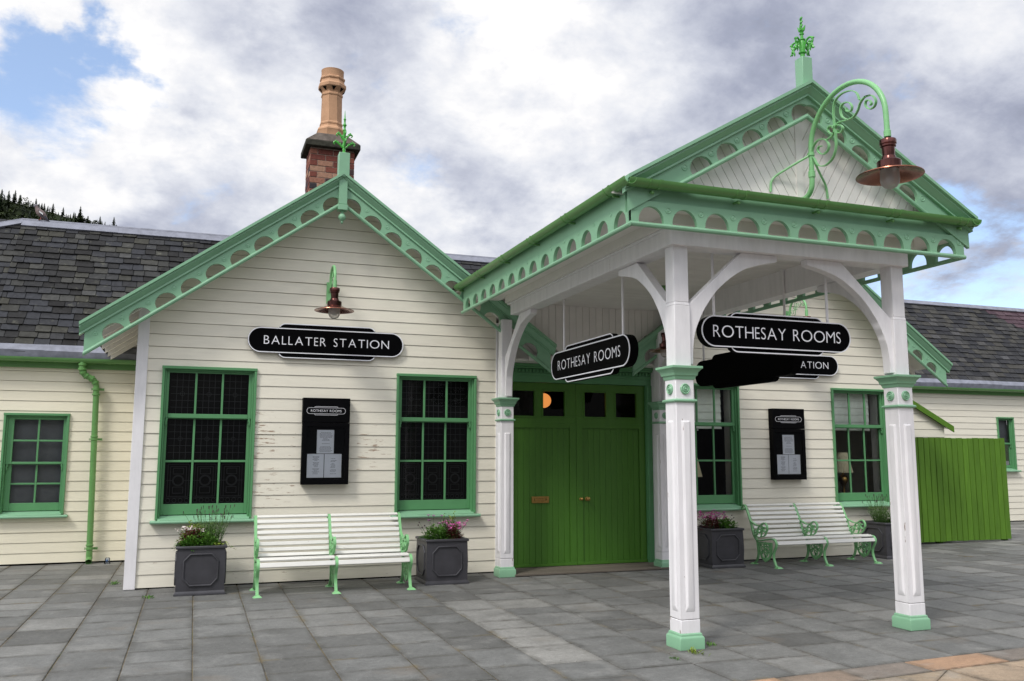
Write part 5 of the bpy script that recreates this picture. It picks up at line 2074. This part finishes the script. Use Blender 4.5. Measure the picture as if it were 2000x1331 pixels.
sl_defs = []
for k in range(8):
    sl_defs.append((along(back, 0.075+k*0.070), 0.046, -1))
for k in range(6):
    sl_defs.append((along(seat, 0.030+k*0.080), 0.056, 1))
LEN = 1.775
for (p, d), wd, sg in sl_defs:
    n_ = Vector((-d.y, d.x, 0))
    a = p-n_*0.008
    q = [a-d*wd/2, a+d*wd/2, a+d*wd/2+n_*0.022, a-d*wd/2+n_*0.022]
    for xa_, xb_ in ((0.018, 0.869), (0.905, LEN-0.018)):
        s = MB()
        s.hexa([(bx+xa_, by+v.x, v.y) for v in q], [(bx+xb_, by+v.x, v.y) for v in q])
        s.build('slat', SLATW, bench, bevel=0.006)
for xo in (0.0, 0.887, 1.775):
    e = MB()
    X = bx+xo

    def flat(path, wd=0.034, th=0.018, taper=None):
        e.tube([(X, by+a, b) for a, b in path], 1.0 if taper is None else taper, sect=[(-wd/2, -th/2), (wd/2, -th/2), (wd/2, th/2), (-wd/2, th/2)], upv=None)

    def P2_(ctrl, n=6):
        return [(p.x, p.y) for p in smoothpath([(a, b, 0) for a, b in ctrl], n)]
    flat(P2_([(-0.075, 0.012), (-0.030, 0.03), (0.012, 0.12), (0.010, 0.20), (-0.018, 0.25), (-0.048, 0.30), (-0.052, 0.345), (-0.025, 0.385), (0.02, 0.398), (0.09, 0.395), (0.20, 0.375), (0.30, 0.355), (0.395, 0.350)]))
    flat(P2_([(0.395, 0.348), (0.455, 0.395), (0.495, 0.47), (0.540, 0.60), (0.605, 0.73), (0.660, 0.825), (0.700, 0.850), (0.735, 0.835), (0.745, 0.80), (0.725, 0.78), (0.705, 0.79)]))
    flat(P2_([(0.40, 0.352), (0.385, 0.27), (0.375, 0.18), (0.40, 0.09), (0.455, 0.03), (0.50, 0.012)]))
    # arm rest with scrolls
    flat(P2_([(0.545, 0.62), (0.46, 0.585), (0.38, 0.565), (0.30, 0.575), (0.235, 0.61), (0.185, 0.61), (0.150, 0.57), (0.150, 0.52), (0.185, 0.488), (0.225, 0.495), (0.245, 0.53), (0.225, 0.555), (0.205, 0.545)]), 0.032, 0.014)
    flat(spiral((0.325, 0.50), 0.062, 0.014, 150, -300, 26), 0.026, 0.012)
    flat(spiral((0.425, 0.455), 0.050, 0.012, 30, 480, 24), 0.026, 0.012)
    flat(P2_([(0.165, 0.50), (0.20, 0.445), (0.26, 0.415), (0.36, 0.40), (0.47, 0.42)]), 0.026, 0.012)
    flat(P2_([(0.27, 0.57), (0.265, 0.50), (0.29, 0.44), (0.31, 0.40)]), 0.024, 0.011)
    # pierced shield panel below the seat
    e.ring([(0.355, 0.335), (0.36, 0.20), (0.30, 0.10), (0.21, 0.055), (0.115, 0.10), (0.055, 0.19), (0.045, 0.345)][::-1],
           [(0.325, 0.315), (0.33, 0.21), (0.28, 0.13), (0.21, 0.095), (0.14, 0.13), (0.085, 0.20), (0.075, 0.320)][::-1], lambda u, v, d: (X+d, by+u, v), -0.008, 0.008)
    for c, r0 in (((0.145, 0.265), 0.052), ((0.265, 0.255), 0.052), ((0.205, 0.175), 0.050), ((0.205, 0.115), 0.030), ((0.205, 0.305), 0.035), ((0.115, 0.200), 0.03), ((0.295, 0.190), 0.03)):
        flat(spiral(c, r0, r0*0.25, 90, 560, 26), 0.014, 0.011)
    for c in ((0.16, 0.215), (0.25, 0.210), (0.205, 0.24), (0.10, 0.30), (0.31, 0.295), (0.205, 0.145)):
        e.lathe([(0.020, -0.007), (0.020, 0.007)], (X, by+c[0], c[1]), 'x', 8)
    for yy in (-0.085, 0.490):
        e.hexa([(X-0.050, by+yy-0.045, 0.001), (X+0.050, by+yy-0.045, 0.001), (X+0.050, by+yy+0.045, 0.001), (X-0.050, by+yy+0.045, 0.001)],
               [(X-0.026, by+yy-0.022, 0.022), (X+0.026, by+yy-0.022, 0.022), (X+0.026, by+yy+0.022, 0.022), (X-0.026, by+yy+0.022, 0.022)])
    e.build('end_frame', IRON, bench, bevel=0.002)
b2 = copy_tree(bench)
b2.location = (8.60, -0.86, 0)
b2['label'] = 'white slatted bench with green iron ends standing under the porch on the right'

# ================================================================== PLANTERS AND PLANTS
pl0 = thing('square_planter', 'square lead grey planter with tall lavender at the foot of the leftmost big window', 'planter', (0.85, -0.43, 0), 0, 'square lead planters')
cx, cy, hw = 0.85, -0.43, 0.262
b = MB()
H_ = 0.545
rings = []
for z, o in ((0.03, 0.0), (0.10, 0.002), (0.28, 0.007), (0.45, 0.002), (0.52, 0.0)):
    rings.append([b.v((cx+a*(hw+o), cy+c*(hw+o), z)) for a, c in ((-1, -1), (0, -1.0-o), (1, -1), (1+o, 0), (1, 1), (0, 1+o), (-1, 1), (-1-o, 0))])
for r0, r1 in zip(rings, rings[1:]):
    for i in range(8):
        b.f((r0[i], r0[(i+1) % 8], r1[(i+1) % 8], r1[i]))
b.f(rings[0][::-1])
ins_ = [b.v((cx+a*0.235, cy+c*0.235, 0.52)) for a, c in ((-1, -1), (0, -1), (1, -1), (1, 0), (1, 1), (0, 1), (-1, 1), (-1, 0))]
low_ = [b.v((cx+a*0.225, cy+c*0.225, 0.40)) for a, c in ((-1, -1), (0, -1), (1, -1), (1, 0), (1, 1), (0, 1), (-1, 1), (-1, 0))]
for r0, r1 in ((rings[-1], ins_), (ins_, low_)):
    for i in range(8):
        b.f((r0[i], r0[(i+1) % 8], r1[(i+1) % 8], r1[i]))
body = b.build('body', PLANTER, pl0, smooth=30)
t = MB()
SQ = lambda q: [(cx-q, cy-q), (cx+q, cy-q), (cx+q, cy+q), (cx-q, cy+q)]
t.ring(SQ(0.280), SQ(0.235), lambda u, v, d: (u, v, d), 0.520, 0.552)
t.build('rim', PLANTER, pl0, bevel=0.008)
t = MB()
frustum(t, cx, cy, [(0.280, 0.0), (0.280, 0.022), (0.268, 0.040), (0.262, 0.050)])
t.build('plinth', PLANTER, pl0, bevel=0.003)
oct_ = [(-0.185, -0.10), (-0.115, -0.175), (0.115, -0.175), (0.185, -0.10), (0.185, 0.10), (0.115, 0.175), (-0.115, 0.175), (-0.185, 0.10)]
for fx in (lambda u, v, d: (cx+u, cy-hw-0.006-d, 0.285+v), lambda u, v, d: (cx-hw-0.006-d, cy+u, 0.285+v), lambda u, v, d: (cx+hw+0.006+d, cy+u, 0.285+v), lambda u, v, d: (cx+u, cy+hw+0.006+d, 0.285+v)):
    t = MB()
    t.tube([fx(u, v, 0.003) for u, v in oct_], 0.0115, 8, closed=True)
    t.build('panel_moulding', PLANTER, pl0)
t = MB()
t.box(cx-0.23, cy-0.23, 0.40, cx+0.23, cy+0.23, 0.50)
t.build('soil', SOIL, pl0)
PLN = [(0.85, -0.43)]
for px_, py_, lab in ((3.745, -0.575, 'square lead grey planter holding pink flowers between bench and white pilaster'),
                      (7.965, -0.385, 'square dark planter half hidden behind the front corner post of the porch'),
                      (11.155, -0.315, 'square dark planter at the far end of the right bench')):
    c = copy_tree(pl0)
    c.location = (px_, py_, 0)
    c['label'] = lab
    PLN.append((px_, py_))


def leaf(mb, p, d, ln, wd, tone, curl=0.25):
    d = d.normalized()
    s_ = d.cross(Vector((0, 0, 1)))
    if s_.length < 0.1:
        s_ = Vector((1, 0, 0))
    s_.normalize()
    dn_ = Vector((0, 0, -1))
    mb.tv = tone
    a = p
    m1 = p+d*ln*0.45
    e_ = p+d*ln+dn_*ln*curl
    v = [mb.v(q) for q in (a, m1+s_*wd/2, e_, m1-s_*wd/2)]
    mb.f((v[0], v[1], v[2]))
    mb.f((v[0], v[2], v[3]))


def rdir(rg, zmin=-0.2):
    while True:
        d = Vector((rg.uniform(-1, 1), rg.uniform(-1, 1), rg.uniform(zmin, 1)))
        if 0.2 < d.length < 1:
            return d.normalized()


def bush(name, c, rx, ry, rz, n, ln, wd, m_, lab, seed, stems=10, shell=0.55):
    rg = random.Random(seed)
    t = thing(name, lab, 'plant', c, 0, 'plants growing in the planters')
    st_ = MB()
    for k in range(stems):
        d = rdir(rg, 0.3)
        st_.tube([Vector(c), Vector(c)+Vector((d.x*rx*0.5, d.y*ry*0.5, d.z*rz*0.6)), Vector(c)+Vector((d.x*rx*0.85, d.y*ry*0.85, d.z*rz*0.9))], 0.0022, 5)
    st_.build('stems', LEAFG, t)
    mb = MB()
    for k in range(n):
        d = rdir(rg, 0.0)
        r_ = rg.uniform(shell, 1.0)
        lump = 0.85+0.25*sin(d.x*7+seed)*cos(d.y*6+seed*2)
        p = Vector(c)+Vector((d.x*rx, d.y*ry, d.z*rz))*r_*lump
        dd = (d+Vector((rg.uniform(-.8, .8), rg.uniform(-.8, .8), rg.uniform(-.3, .6))))
        leaf(mb, p, dd, ln*rg.uniform(0.6, 1.2), wd*rg.uniform(0.7, 1.2), min(1, max(0, 0.25+0.55*r_*d.z+rg.uniform(-.2, .25))), rg.uniform(0.05, 0.45))
    mb.build('foliage', m_, t, smooth=0, normals=False)
    return t


def stems_with_heads(root, c, n, h0, h1, spread, seed, head, headm, stem_name='flower_stems', lean=0.25):
    rg = random.Random(seed)
    st_ = MB()
    hd_ = MB()
    for k in range(n):
        a = rg.uniform(0, 2*pi)
        q = rg.random()**0.5
        b0 = Vector(c)+Vector((cos(a)*spread[0]*q*0.5, sin(a)*spread[1]*q*0.5, 0))
        h_ = rg.uniform(h0, h1)
        tip = b0+Vector((cos(a)*spread[0]*q*rg.uniform(0.3, 1), sin(a)*spread[1]*q*rg.uniform(0.3, 1), h_))
        mid = (b0+tip)/2+Vector((rg.uniform(-.015, .015), rg.uniform(-.015, .015), 0.02))
        st_.tube([b0, mid, tip], 0.0014, 4)
        hd_.tv = rg.random()
        if head == 'spike':
            for z in range(3):
                hd_.ball(tip-Vector((0, 0, z*0.012)), 0.0052-0.0006*z, 6, 4, 1, 1, 1.5)
        elif head == 'button':
            hd_.ball(tip, 0.010, 7, 5, 1, 1, 0.9)
        elif head == 'daisy':
            for z in range(14):
                an = 2*pi*z/14
                leaf(hd_, tip+Vector((0, 0, 0.004)), Vector((cos(an), sin(an), 0.35+0.3*(z % 2))), 0.032, 0.018, rg.random(), 0.2)
            hd_.ball(tip+Vector((0, 0, 0.004)), 0.010, 7, 4, 1, 1, 0.7)
        elif head == 'cluster':
            for z in range(9):
                d = rdir(rg, -0.2)
                leaf(hd_, tip+d*0.010, d, 0.026, 0.024, rg.random(), 0.15)
    st_.build(stem_name, LEAFG, root, normals=False)
    hd_.build('flower_heads', headm, root, smooth=60 if head in ('spike', 'button') else 0, normals=False)


def lavender(c, n, h_, spread, nst, sh, lab, seed):
    rg = random.Random(seed)
    t = thing('lavender_plant', lab, 'plant', c, 0, 'plants growing in the planters')
    mb = MB()
    for k in range(n):
        a = rg.uniform(0, 2*pi)
        q = rg.random()**0.6
        b0 = Vector(c)+Vector((cos(a)*spread*0.45*q, sin(a)*spread*0.45*q, 0))
        tip = b0+Vector((cos(a)*spread*0.65*q, sin(a)*spread*0.65*q, h_*rg.uniform(0.6, 1.05)))
        for z in range(7):
            f_ = 0.15+0.85*z/7
            p = b0+(tip-b0)*f_
            d = (tip-b0).normalized()+Vector((rg.uniform(-.6, .6), rg.uniform(-.6, .6), rg.uniform(-.1, .3)))
            leaf(mb, p, d, rg.uniform(0.028, 0.055), 0.0055, min(1, max(0, 0.15+0.7*f_+rg.uniform(-.25, .25))), 0.02)
    mb.build('foliage', LEAFG, t, smooth=0, normals=False)
    stems_with_heads(t, c, nst, sh[0], sh[1], (spread*1.25, spread*0.8), seed+1, 'spike', BUD)
    return t


zb = 0.50
# first planter
px_, py_ = PLN[0]
bush('bedding_plant', (px_-0.09, py_+0.06, zb+0.02), 0.19, 0.16, 0.30, 1100, 0.042, 0.020, LEAFY, 'yellow green shrub with dark red inner leaves at the back of the leftmost planter', 3)
t = bush('bedding_plant', (px_-0.12, py_-0.06, zb+0.03), 0.155, 0.12, 0.22, 420, 0.044, 0.024, LEAFR, 'dark red leaved plant with cream flowers in the leftmost planter', 4)
stems_with_heads(t, (px_-0.11, py_-0.05, zb+0.05), 22, 0.15, 0.20, (0.17, 0.08), 8, 'cluster', PETCRM)
bush('bedding_plant', (px_-0.11, py_-0.14, zb+0.01), 0.18, 0.13, 0.165, 1100, 0.036, 0.022, LEAF, 'low bright green leafy plant at the front left of the leftmost planter', 5)
bush('bedding_plant', (px_+0.07, py_-0.11, zb), 0.15, 0.13, 0.22, 1000, 0.030, 0.015, LEAF, 'fine leaved dark green plant at the front middle of the leftmost planter', 6)
lavender((px_+0.10, py_+0.02, zb), 330, 0.31, 0.18, 46, (0.36, 0.50), 'tall lavender with dark seed heads rising against the leftmost big window', 11)
t = thing('bedding_plant', 'sprawling pale sprig trailing over the right rim of the leftmost planter', 'plant', (px_+0.2, py_-0.2, zb), 0, 'plants growing in the planters')
mb = MB()
rg = random.Random(5)
for k in range(90):
    p = Vector((px_+0.13+rg.uniform(0, 0.17), py_-0.20+rg.uniform(-0.05, 0.08), zb+0.045+rg.uniform(-0.01, 0.035)))
    leaf(mb, p, rdir(rg, -0.2), 0.026, 0.013, rg.uniform(0.3, 1), 0.2)
for k in range(14):
    p = Vector((px_+0.30+k*0.006, py_-0.21+rg.uniform(-0.02, 0.02), zb+0.045-0.004*k))
    leaf(mb, p, rdir(rg, -0.4), 0.022, 0.010, rg.uniform(0.2, 0.9), 0.2)
mb.build('foliage', LEAFY, t, smooth=0, normals=False)
# second planter
px_, py_ = PLN[1]
t = bush('bedding_plant', (px_-0.09, py_-0.04, zb+0.02), 0.19, 0.17, 0.20, 1200, 0.040, 0.020, LEAF, 'leafy plant with lilac pink button flowers in the planter beside the left bench', 21)
stems_with_heads(t, (px_-0.09, py_-0.02, zb+0.08), 5, 0.14, 0.25, (0.10, 0.08), 22, 'daisy', PETLIL)
stems_with_heads(t, (px_-0.12, py_+0.0, zb+0.04), 13, 0.10, 0.22, (0.20, 0.12), 23, 'button', BUD, 'seed_stems')
for k, (dx, dy, hh, lab) in enumerate(((0.05, 0.06, 0.34, 'upright leafy sprig in the middle of the planter beside the left bench'), (0.18, 0.09, 0.38, 'tallest upright leafy sprig at the right of the planter beside the left bench'))):
    t = bush('bedding_plant', (px_+dx, py_+dy, zb), 0.085, 0.08, hh, 480, 0.042, 0.020, LEAFY if k else LEAF, lab, 30+k, shell=0.2)
t = bush('bedding_plant', (px_+0.14, py_-0.03, zb+0.02), 0.14, 0.13, 0.20, 600, 0.038, 0.020, LEAFR, 'magenta flowered dark red plant in the planter beside the left bench', 33)
stems_with_heads(t, (px_+0.16, py_-0.03, zb+0.05), 26, 0.10, 0.20, (0.14, 0.10), 34, 'cluster', PETPINK)
# third planter
px_, py_ = PLN[2]
t = bush('bedding_plant', (px_-0.12, py_-0.02, zb+0.02), 0.17, 0.17, 0.21, 800, 0.040, 0.022, LEAFR, 'magenta flowered plant in the planter behind the front corner post', 41)
stems_with_heads(t, (px_-0.13, py_-0.03, zb+0.07), 44, 0.10, 0.20, (0.20, 0.14), 42, 'cluster', PETPINK)
t = bush('bedding_plant', (px_+0.10, py_-0.06, zb+0.02), 0.19, 0.18, 0.17, 1100, 0.040, 0.022, LEAF, 'dark green plant with lilac flowers in the planter behind the front corner post', 43)
stems_with_heads(t, (px_+0.05, py_-0.02, zb+0.08), 5, 0.10, 0.23, (0.14, 0.10), 44, 'daisy', PETLIL)
stems_with_heads(t, (px_+0.06, py_+0.0, zb+0.05), 9, 0.10, 0.20, (0.20, 0.12), 45, 'button', BUD, 'seed_stems')
# fourth planter
px_, py_ = PLN[3]
lavender((px_-0.09, py_+0.02, zb), 340, 0.30, 0.19, 44, (0.36, 0.48), 'lavender with thin seed stems against the rightmost window of the right gable', 51)
t = bush('bedding_plant', (px_+0.13, py_-0.09, zb+0.02), 0.16, 0.15, 0.18, 1000, 0.042, 0.024, LEAF, 'green plant with two pink blooms in the planter at the end of the right bench', 53)
stems_with_heads(t, (px_+0.08, py_-0.10, zb+0.06), 9, 0.16, 0.23, (0.06, 0.05), 54, 'cluster', PETPINK)

# ================================================================== RIGHT SIDE: BOARD FENCE AND LEAN-TO
bf = thing('board_fence', 'vivid green close boarded fence standing right of the station', 'fence', (13.7, 1.0, 0), 0)
m_ = MB()
xx = 11.99
while xx < 15.30:
    wd = 0.118
    m_.tv = rnd.random()
    m_.box(xx, 0.975+rnd.uniform(0, 0.004), 0.03+rnd.uniform(0, 0.012), xx+wd, 1.01, 1.92+rnd.uniform(-0.004, 0.008))
    m_.box(xx+wd-0.01, 1.0105, 0.04, xx+wd+0.026, 1.02, 1.91)
    xx += wd+0.016
m_.build('boards', FENCEG, bf, bevel=0.002, smooth=0)
m_ = MB()
for z in (0.35, 1.55):
    m_.box(11.99, 1.021, z, 15.32, 1.07, z+0.10)
m_.build('rails', FENCEG, bf)
for xx in (12.05, 13.65, 15.25):
    m_ = MB()
    m_.box(xx, 1.071, 0, xx+0.09, 1.16, 1.90)
    m_.build('post', FENCEG, bf, bevel=0.003)
lt = thing('lean_to', 'cream boarded lean-to with green sloping verge behind the green fence', 'lean-to', (13.2, 2.2, 0), 0)
m_ = MB()
zl = lambda x: 2.63-0.495*(x-13.3)
weatherboards(m_, 11.98, 14.22, 0.02, 3.4, 1.35, 0.1475, (), [(0.495, 1.0, 2.57+0.495*13.36)])
m_.build('wall', BOARD, lt, smooth=0)
m_ = MB()
m_.box(14.20, 1.353, 0.0, 14.22, 4.4, zl(14.22)-0.08)
m_.build('side_wall', BOARD, lt)
m_ = MB()
m_.hexa([(11.98, 1.28, zl(11.98)+0.02), (14.36, 1.28, zl(14.36)+0.02), (14.36, 4.4, zl(14.36)+0.02), (11.98, 4.4, zl(11.98)+0.02)],
        [(11.98, 1.28, zl(11.98)+0.05), (14.36, 1.28, zl(14.36)+0.05), (14.36, 4.4, zl(14.36)+0.05), (11.98, 4.4, zl(11.98)+0.05)])
m_.build('roof', LEAD, lt)
m_ = MB()
m_.hexa([(11.98, 1.255, zl(11.98)-0.06), (14.38, 1.255, zl(14.38)-0.06), (14.38, 1.279, zl(14.38)-0.06), (11.98, 1.279, zl(11.98)-0.06)],
        [(11.98, 1.255, zl(11.98)+0.055), (14.38, 1.255, zl(14.38)+0.055), (14.38, 1.279, zl(14.38)+0.055), (11.98, 1.279, zl(11.98)+0.055)])
m_.build('verge_board', FENCEG, lt, bevel=0.003)

# ================================================================== TABLE LAMPS INSIDE
tl = thing('table_lamp', 'table lamp with cream pleated shade behind the rightmost window', 'lamp', (11.05, 0.50, 0.93), 0, 'table lamps behind the windows')
m_ = MB()
rings = []
for r_, z in ((0.165, 1.31), (0.085, 1.645)):
    rings.append([m_.v((11.05+cos(2*pi*k/72)*r_*(1 if k % 2 else 0.965), 0.50+sin(2*pi*k/72)*r_*(1 if k % 2 else 0.965), z)) for k in range(72)])
for k in range(72):
    m_.f((rings[0][k], rings[0][(k+1) % 72], rings[1][(k+1) % 72], rings[1][k]))
m_.build('lamp_shade', SHADE, tl, smooth=0)
m_ = MB()
m_.lathe([(0.075, 0.93), (0.075, 0.945), (0.03, 0.96), (0.022, 1.05), (0.035, 1.10), (0.075, 1.17), (0.080, 1.21), (0.06, 1.25), (0.018, 1.28), (0.012, 1.36)], (11.05, 0.50, 0), 'z', 18)
m_.build('lamp_base', BRASS, tl)
c = copy_tree(tl)
c.location = (8.105, 0.50, 0.88)
c['label'] = 'table lamp with pleated shade just showing past the front post in the left clear window'
for xa, lab in ((11.05, 'dark table under the lamp behind the rightmost window'), (8.105, 'dark table under the lamp in the window beside the door')):
    t = thing('side_table', lab, 'table', (xa, 0.55, 0.045), 0, 'tables under the window lamps')
    m_ = MB()
    m_.box(xa-0.25, 0.30, 0.855 if xa < 9 else 0.905, xa+0.25, 0.85, 0.88 if xa < 9 else 0.93)
    m_.build('tabletop', DARKIN, t)
    for dx in (-0.22, 0.22):
        for yy in (0.33, 0.82):
            m_ = MB()
            m_.box(xa+dx-0.02, yy-0.02, 0.045, xa+dx+0.02, yy+0.02, 0.855 if xa < 9 else 0.905)
            m_.build('leg', DARKIN, t)

# ================================================================== PIGEON
pg = thing('pigeon', 'grey pigeon perched on the lead ridge of the left roof', 'bird', (-1.91, 4.68, 5.535), 0)
ox, oy, oz = -1.91, 4.68, 5.535
m_ = MB()
body_ = [(0.115, -0.005, 0.004), (0.095, 0.02, 0.016), (0.055, 0.055, 0.040), (0.02, 0.095, 0.058), (-0.02, 0.13, 0.060), (-0.050, 0.165, 0.048), (-0.068, 0.195, 0.033), (-0.078, 0.222, 0.029), (-0.088, 0.240, 0.028), (-0.100, 0.248, 0.020), (-0.112, 0.247, 0.008)]
m_.tube(smoothpath([(ox+a, oy, oz+b) for a, b, r_ in body_], 3), [r for (a, b, r0), (a2, b2, r1) in zip(body_, body_[1:]) for r in (r0, r0+(r1-r0)/3, r0+2*(r1-r0)/3)]+[0.006], 12)
m_.build('body', PINKFL, pg, smooth=70)
m_ = MB()
m_.ball((ox-0.093, oy, oz+0.243), 0.0315, 12, 8, 1.05, 0.95, 0.98)
m_.build('head', GREYFL, pg, smooth=70)
m_ = MB()
m_.tube([(ox-0.118, oy, oz+0.240), (ox-0.138, oy, oz+0.236), (ox-0.145, oy, oz+0.230)], [0.008, 0.006, 0.002], 6)
m_.build('beak', WINGFL, pg)
for sg in (-1, 1):
    m_ = MB()
    m_.hexa([(ox-0.045, oy+sg*0.050, oz+0.170), (ox+0.000, oy+sg*0.062, oz+0.080), (ox+0.075, oy+sg*0.030, oz+0.028), (ox+0.145, oy+sg*0.012, oz-0.02), (ox+0.060, oy+sg*0.030, oz+0.090), (ox+0.010, oy+sg*0.035, oz+0.150)],
            [(ox-0.045, oy+sg*0.056, oz+0.170), (ox+0.000, oy+sg*0.070, oz+0.080), (ox+0.075, oy+sg*0.038, oz+0.028), (ox+0.145, oy+sg*0.016, oz-0.02), (ox+0.060, oy+sg*0.038, oz+0.090), (ox+0.010, oy+sg*0.042, oz+0.150)])
    m_.build('wing', WINGFL, pg)
    m_ = MB()
    m_.hexa([(ox-0.030, oy+sg*0.062, oz+0.155), (ox-0.020, oy+sg*0.070, oz+0.120), (ox+0.035, oy+sg*0.058, oz+0.085), (ox+0.030, oy+sg*0.050, oz+0.115)],
            [(ox-0.030, oy+sg*0.066, oz+0.155), (ox-0.020, oy+sg*0.074, oz+0.120), (ox+0.035, oy+sg*0.062, oz+0.085), (ox+0.030, oy+sg*0.054, oz+0.115)])
    m_.build('wing_bar', WHITFL, pg)
    m_ = MB()
    m_.tube([(ox+0.0, oy+sg*0.020, oz+0.065), (ox-0.004, oy+sg*0.020, oz+0.01)], 0.006, 6)
    for an in (-0.5, 0, 0.5):
        m_.tube([(ox-0.004, oy+sg*0.020, oz+0.010), (ox-0.035, oy+sg*0.020+0.02*an, oz+0.003)], 0.004, 5)
    m_.build('leg', PINKIN, pg)
m_ = MB()
m_.hexa([(ox+0.085, oy-0.020, oz+0.035), (ox+0.155, oy-0.024, oz-0.045), (ox+0.155, oy+0.024, oz-0.045), (ox+0.085, oy+0.020, oz+0.035)], [(ox+0.092, oy-0.020, oz+0.042), (ox+0.162, oy-0.024, oz-0.040), (ox+0.162, oy+0.024, oz-0.040), (ox+0.092, oy+0.020, oz+0.042)])
m_.build('tail', WINGFL, pg)

# ================================================================== SMALL THINGS ON THE PAVING
wd_ = [(0.30, -0.72, 0.055, 'green weed growing in a paving joint left of the leftmost planter'),
       (4.63, -5.16, 0.06, 'mossy tuft of grass at the foot of the front left porch post'),
       (4.90, -4.93, 0.04, 'small dark weed behind the front left porch post'),
       (-0.13, 0.55, 0.06, 'thin grass tuft beside the left corner board'),
       (4.36, -5.27, 0.03, 'small yellow green moss patch in the joint left of the front porch post')]
for k, (x, y, s_, lab) in enumerate(wd_):
    t = thing('weed', lab, 'weed', (x, y, 0), 0, 'weeds in the paving joints')
    rg = random.Random(70+k)
    m_ = MB()
    for q in range(46):
        a = rg.uniform(0, 2*pi)
        p = Vector((x+rg.gauss(0, s_*0.45), y+rg.gauss(0, s_*0.9), 0.0))
        leaf(m_, p, Vector((cos(a)*0.6, sin(a)*0.6, rg.uniform(0.4, 1.2))), s_*rg.uniform(0.5, 1.2), s_*0.16, rg.random(), 0.2)
    m_.build('foliage', LEAF if k != 1 else LEAFY, t, smooth=0, normals=False)
cu = thing('plastic_cup', 'small clear plastic cup lying upside down by the left wing wall', 'cup', (-0.41, 2.80, 0))
m_ = MB()
m_.lathe([(0.046, 0.0), (0.042, 0.004), (0.040, 0.03), (0.034, 0.075), (0.026, 0.088), (0.010, 0.092)], (-0.41, 2.80, 0.003), 'z', 18)
m_.build('cup_body', CUPPL, cu)
m_ = MB()
m_.ball((-0.415, 2.80, 0.045), 0.018, 8, 6)
m_.build('straw_ball', mat('blue_scrap', (0.08, 0.16, 0.30), 0.5, 0.3), cu)

# ================================================================== HILL AND FAR WOOD
hb = MB()
prof = [(-260, 121), (-150, 104), (-91, 91.3), (-62, 83.8), (-53, 82.1), (-44.8, 80.2), (-33, 77.5), (-24, 75.6), (-15, 69.5), (6, 64), (40, 56), (89, 46), (200, 30), (400, 14)]
A = []
for yy, k in ((170, 0.0), (230, 0.50), (300, 1.0), (345, 0.99), (430, 0.6)):
    A.append([hb.v((x*(yy/300 if yy < 301 else 1), yy, max(-0.5, z*k-0.5))) for x, z in prof])
for r0, r1 in zip(A, A[1:]):
    for i in range(len(prof)-1):
        hb.f((r0[i], r0[i+1], r1[i+1], r1[i]))
tag(hb.build('hill', mat('hill_turf', (0.013, 0.020, 0.006), 0.9, 0.1, var=0.3, vscale=0.2)), kind='structure')
rg = random.Random(12)
fw_ = MB()


def crest(x):
    for (a, za), (b, zb_) in zip(prof, prof[1:]):
        if a <= x <= b:
            return za+(zb_-za)*(x-a)/(b-a)
    return 0


def conifer(x, y, z, h_, r_):
    n = int(h_/0.42)
    fw_.tv = rg.uniform(0, 0.5)
    fw_.tube([(x, y, z), (x, y, z+h_*1.0)], [0.10, 0.012], 5)
    for k in range(n):
        f_ = k/n
        zz_ = z+h_*(0.08+0.9*f_)
        rr = r_*(1-f_)**0.85*rg.uniform(0.7, 1.15)+0.10
        nb = 7
        a0 = rg.uniform(0, 6)
        for q in range(nb):
            a = a0+2*pi*q/nb+rg.uniform(-.25, .25)
            l = rr*rg.uniform(0.65, 1.2)
            fw_.tv = min(1, max(0, rg.uniform(0, 0.6)+0.25*f_))
            ca, sa = cos(a), sin(a)
            w_ = l*0.36
            fw_.f([fw_.v(p) for p in ((x, y, zz_+0.22), (x+ca*l*0.6-sa*w_, y+sa*l*0.6+ca*w_, zz_-0.12), (x+ca*l, y+sa*l, zz_-0.28), (x+ca*l*0.6+sa*w_, y+sa*l*0.6-ca*w_, zz_-0.12))])


x = -250.0
while x < -12:
    hh = (3.6 if x < -55 else 2.9 if x < -36 else 2.3)*rg.choice((rg.uniform(0.35, 0.7), rg.uniform(0.6, 0.95), rg.uniform(0.9, 1.3)))
    conifer(x, 300+rg.uniform(-2, 4), crest(x)-0.6, hh, hh*rg.uniform(0.22, 0.32))
    x += rg.uniform(0.3, 0.9) if x > -100 else rg.uniform(1.0, 2.5)
for k in range(620):
    x = rg.uniform(-250, 10)
    yy = rg.uniform(215, 298)
    f_ = (yy-230)/70
    z = crest(x)*(0.50+0.50*f_)
    hh = rg.uniform(3.5, 7)
    conifer(x*yy/300, yy, z-1.0, hh, hh*0.22)
tag(fw_.build('far_conifer_wood', CONIF, smooth=0, normals=False), kind='stuff')
fb_ = MB()
for k in range(420):
    x = rg.uniform(-150, 5) if k > 200 else rg.uniform(-75, -20)
    yy = rg.uniform(240, 297)
    f_ = (yy-230)/70
    z = crest(x)*(0.50+0.50*f_)
    R_ = rg.uniform(1.0, 2.2)
    c = Vector((x*yy/300, yy, z+R_*0.5))
    for q in range(110):
        d = rdir(rg, -0.1)
        p = c+d*R_*rg.uniform(0.6, 1.05)
        leaf(fb_, p, rdir(rg, -0.3), 0.55, 0.40, min(1, max(0, 0.15+0.6*d.z+rg.uniform(-.2, .3))), 0.1)
tag(fb_.build('far_broadleaf_wood', BROAD, smooth=0, normals=False), kind='stuff')

for o in bpy.data.objects:
    if '_r' in o.keys():
        del o['_r']
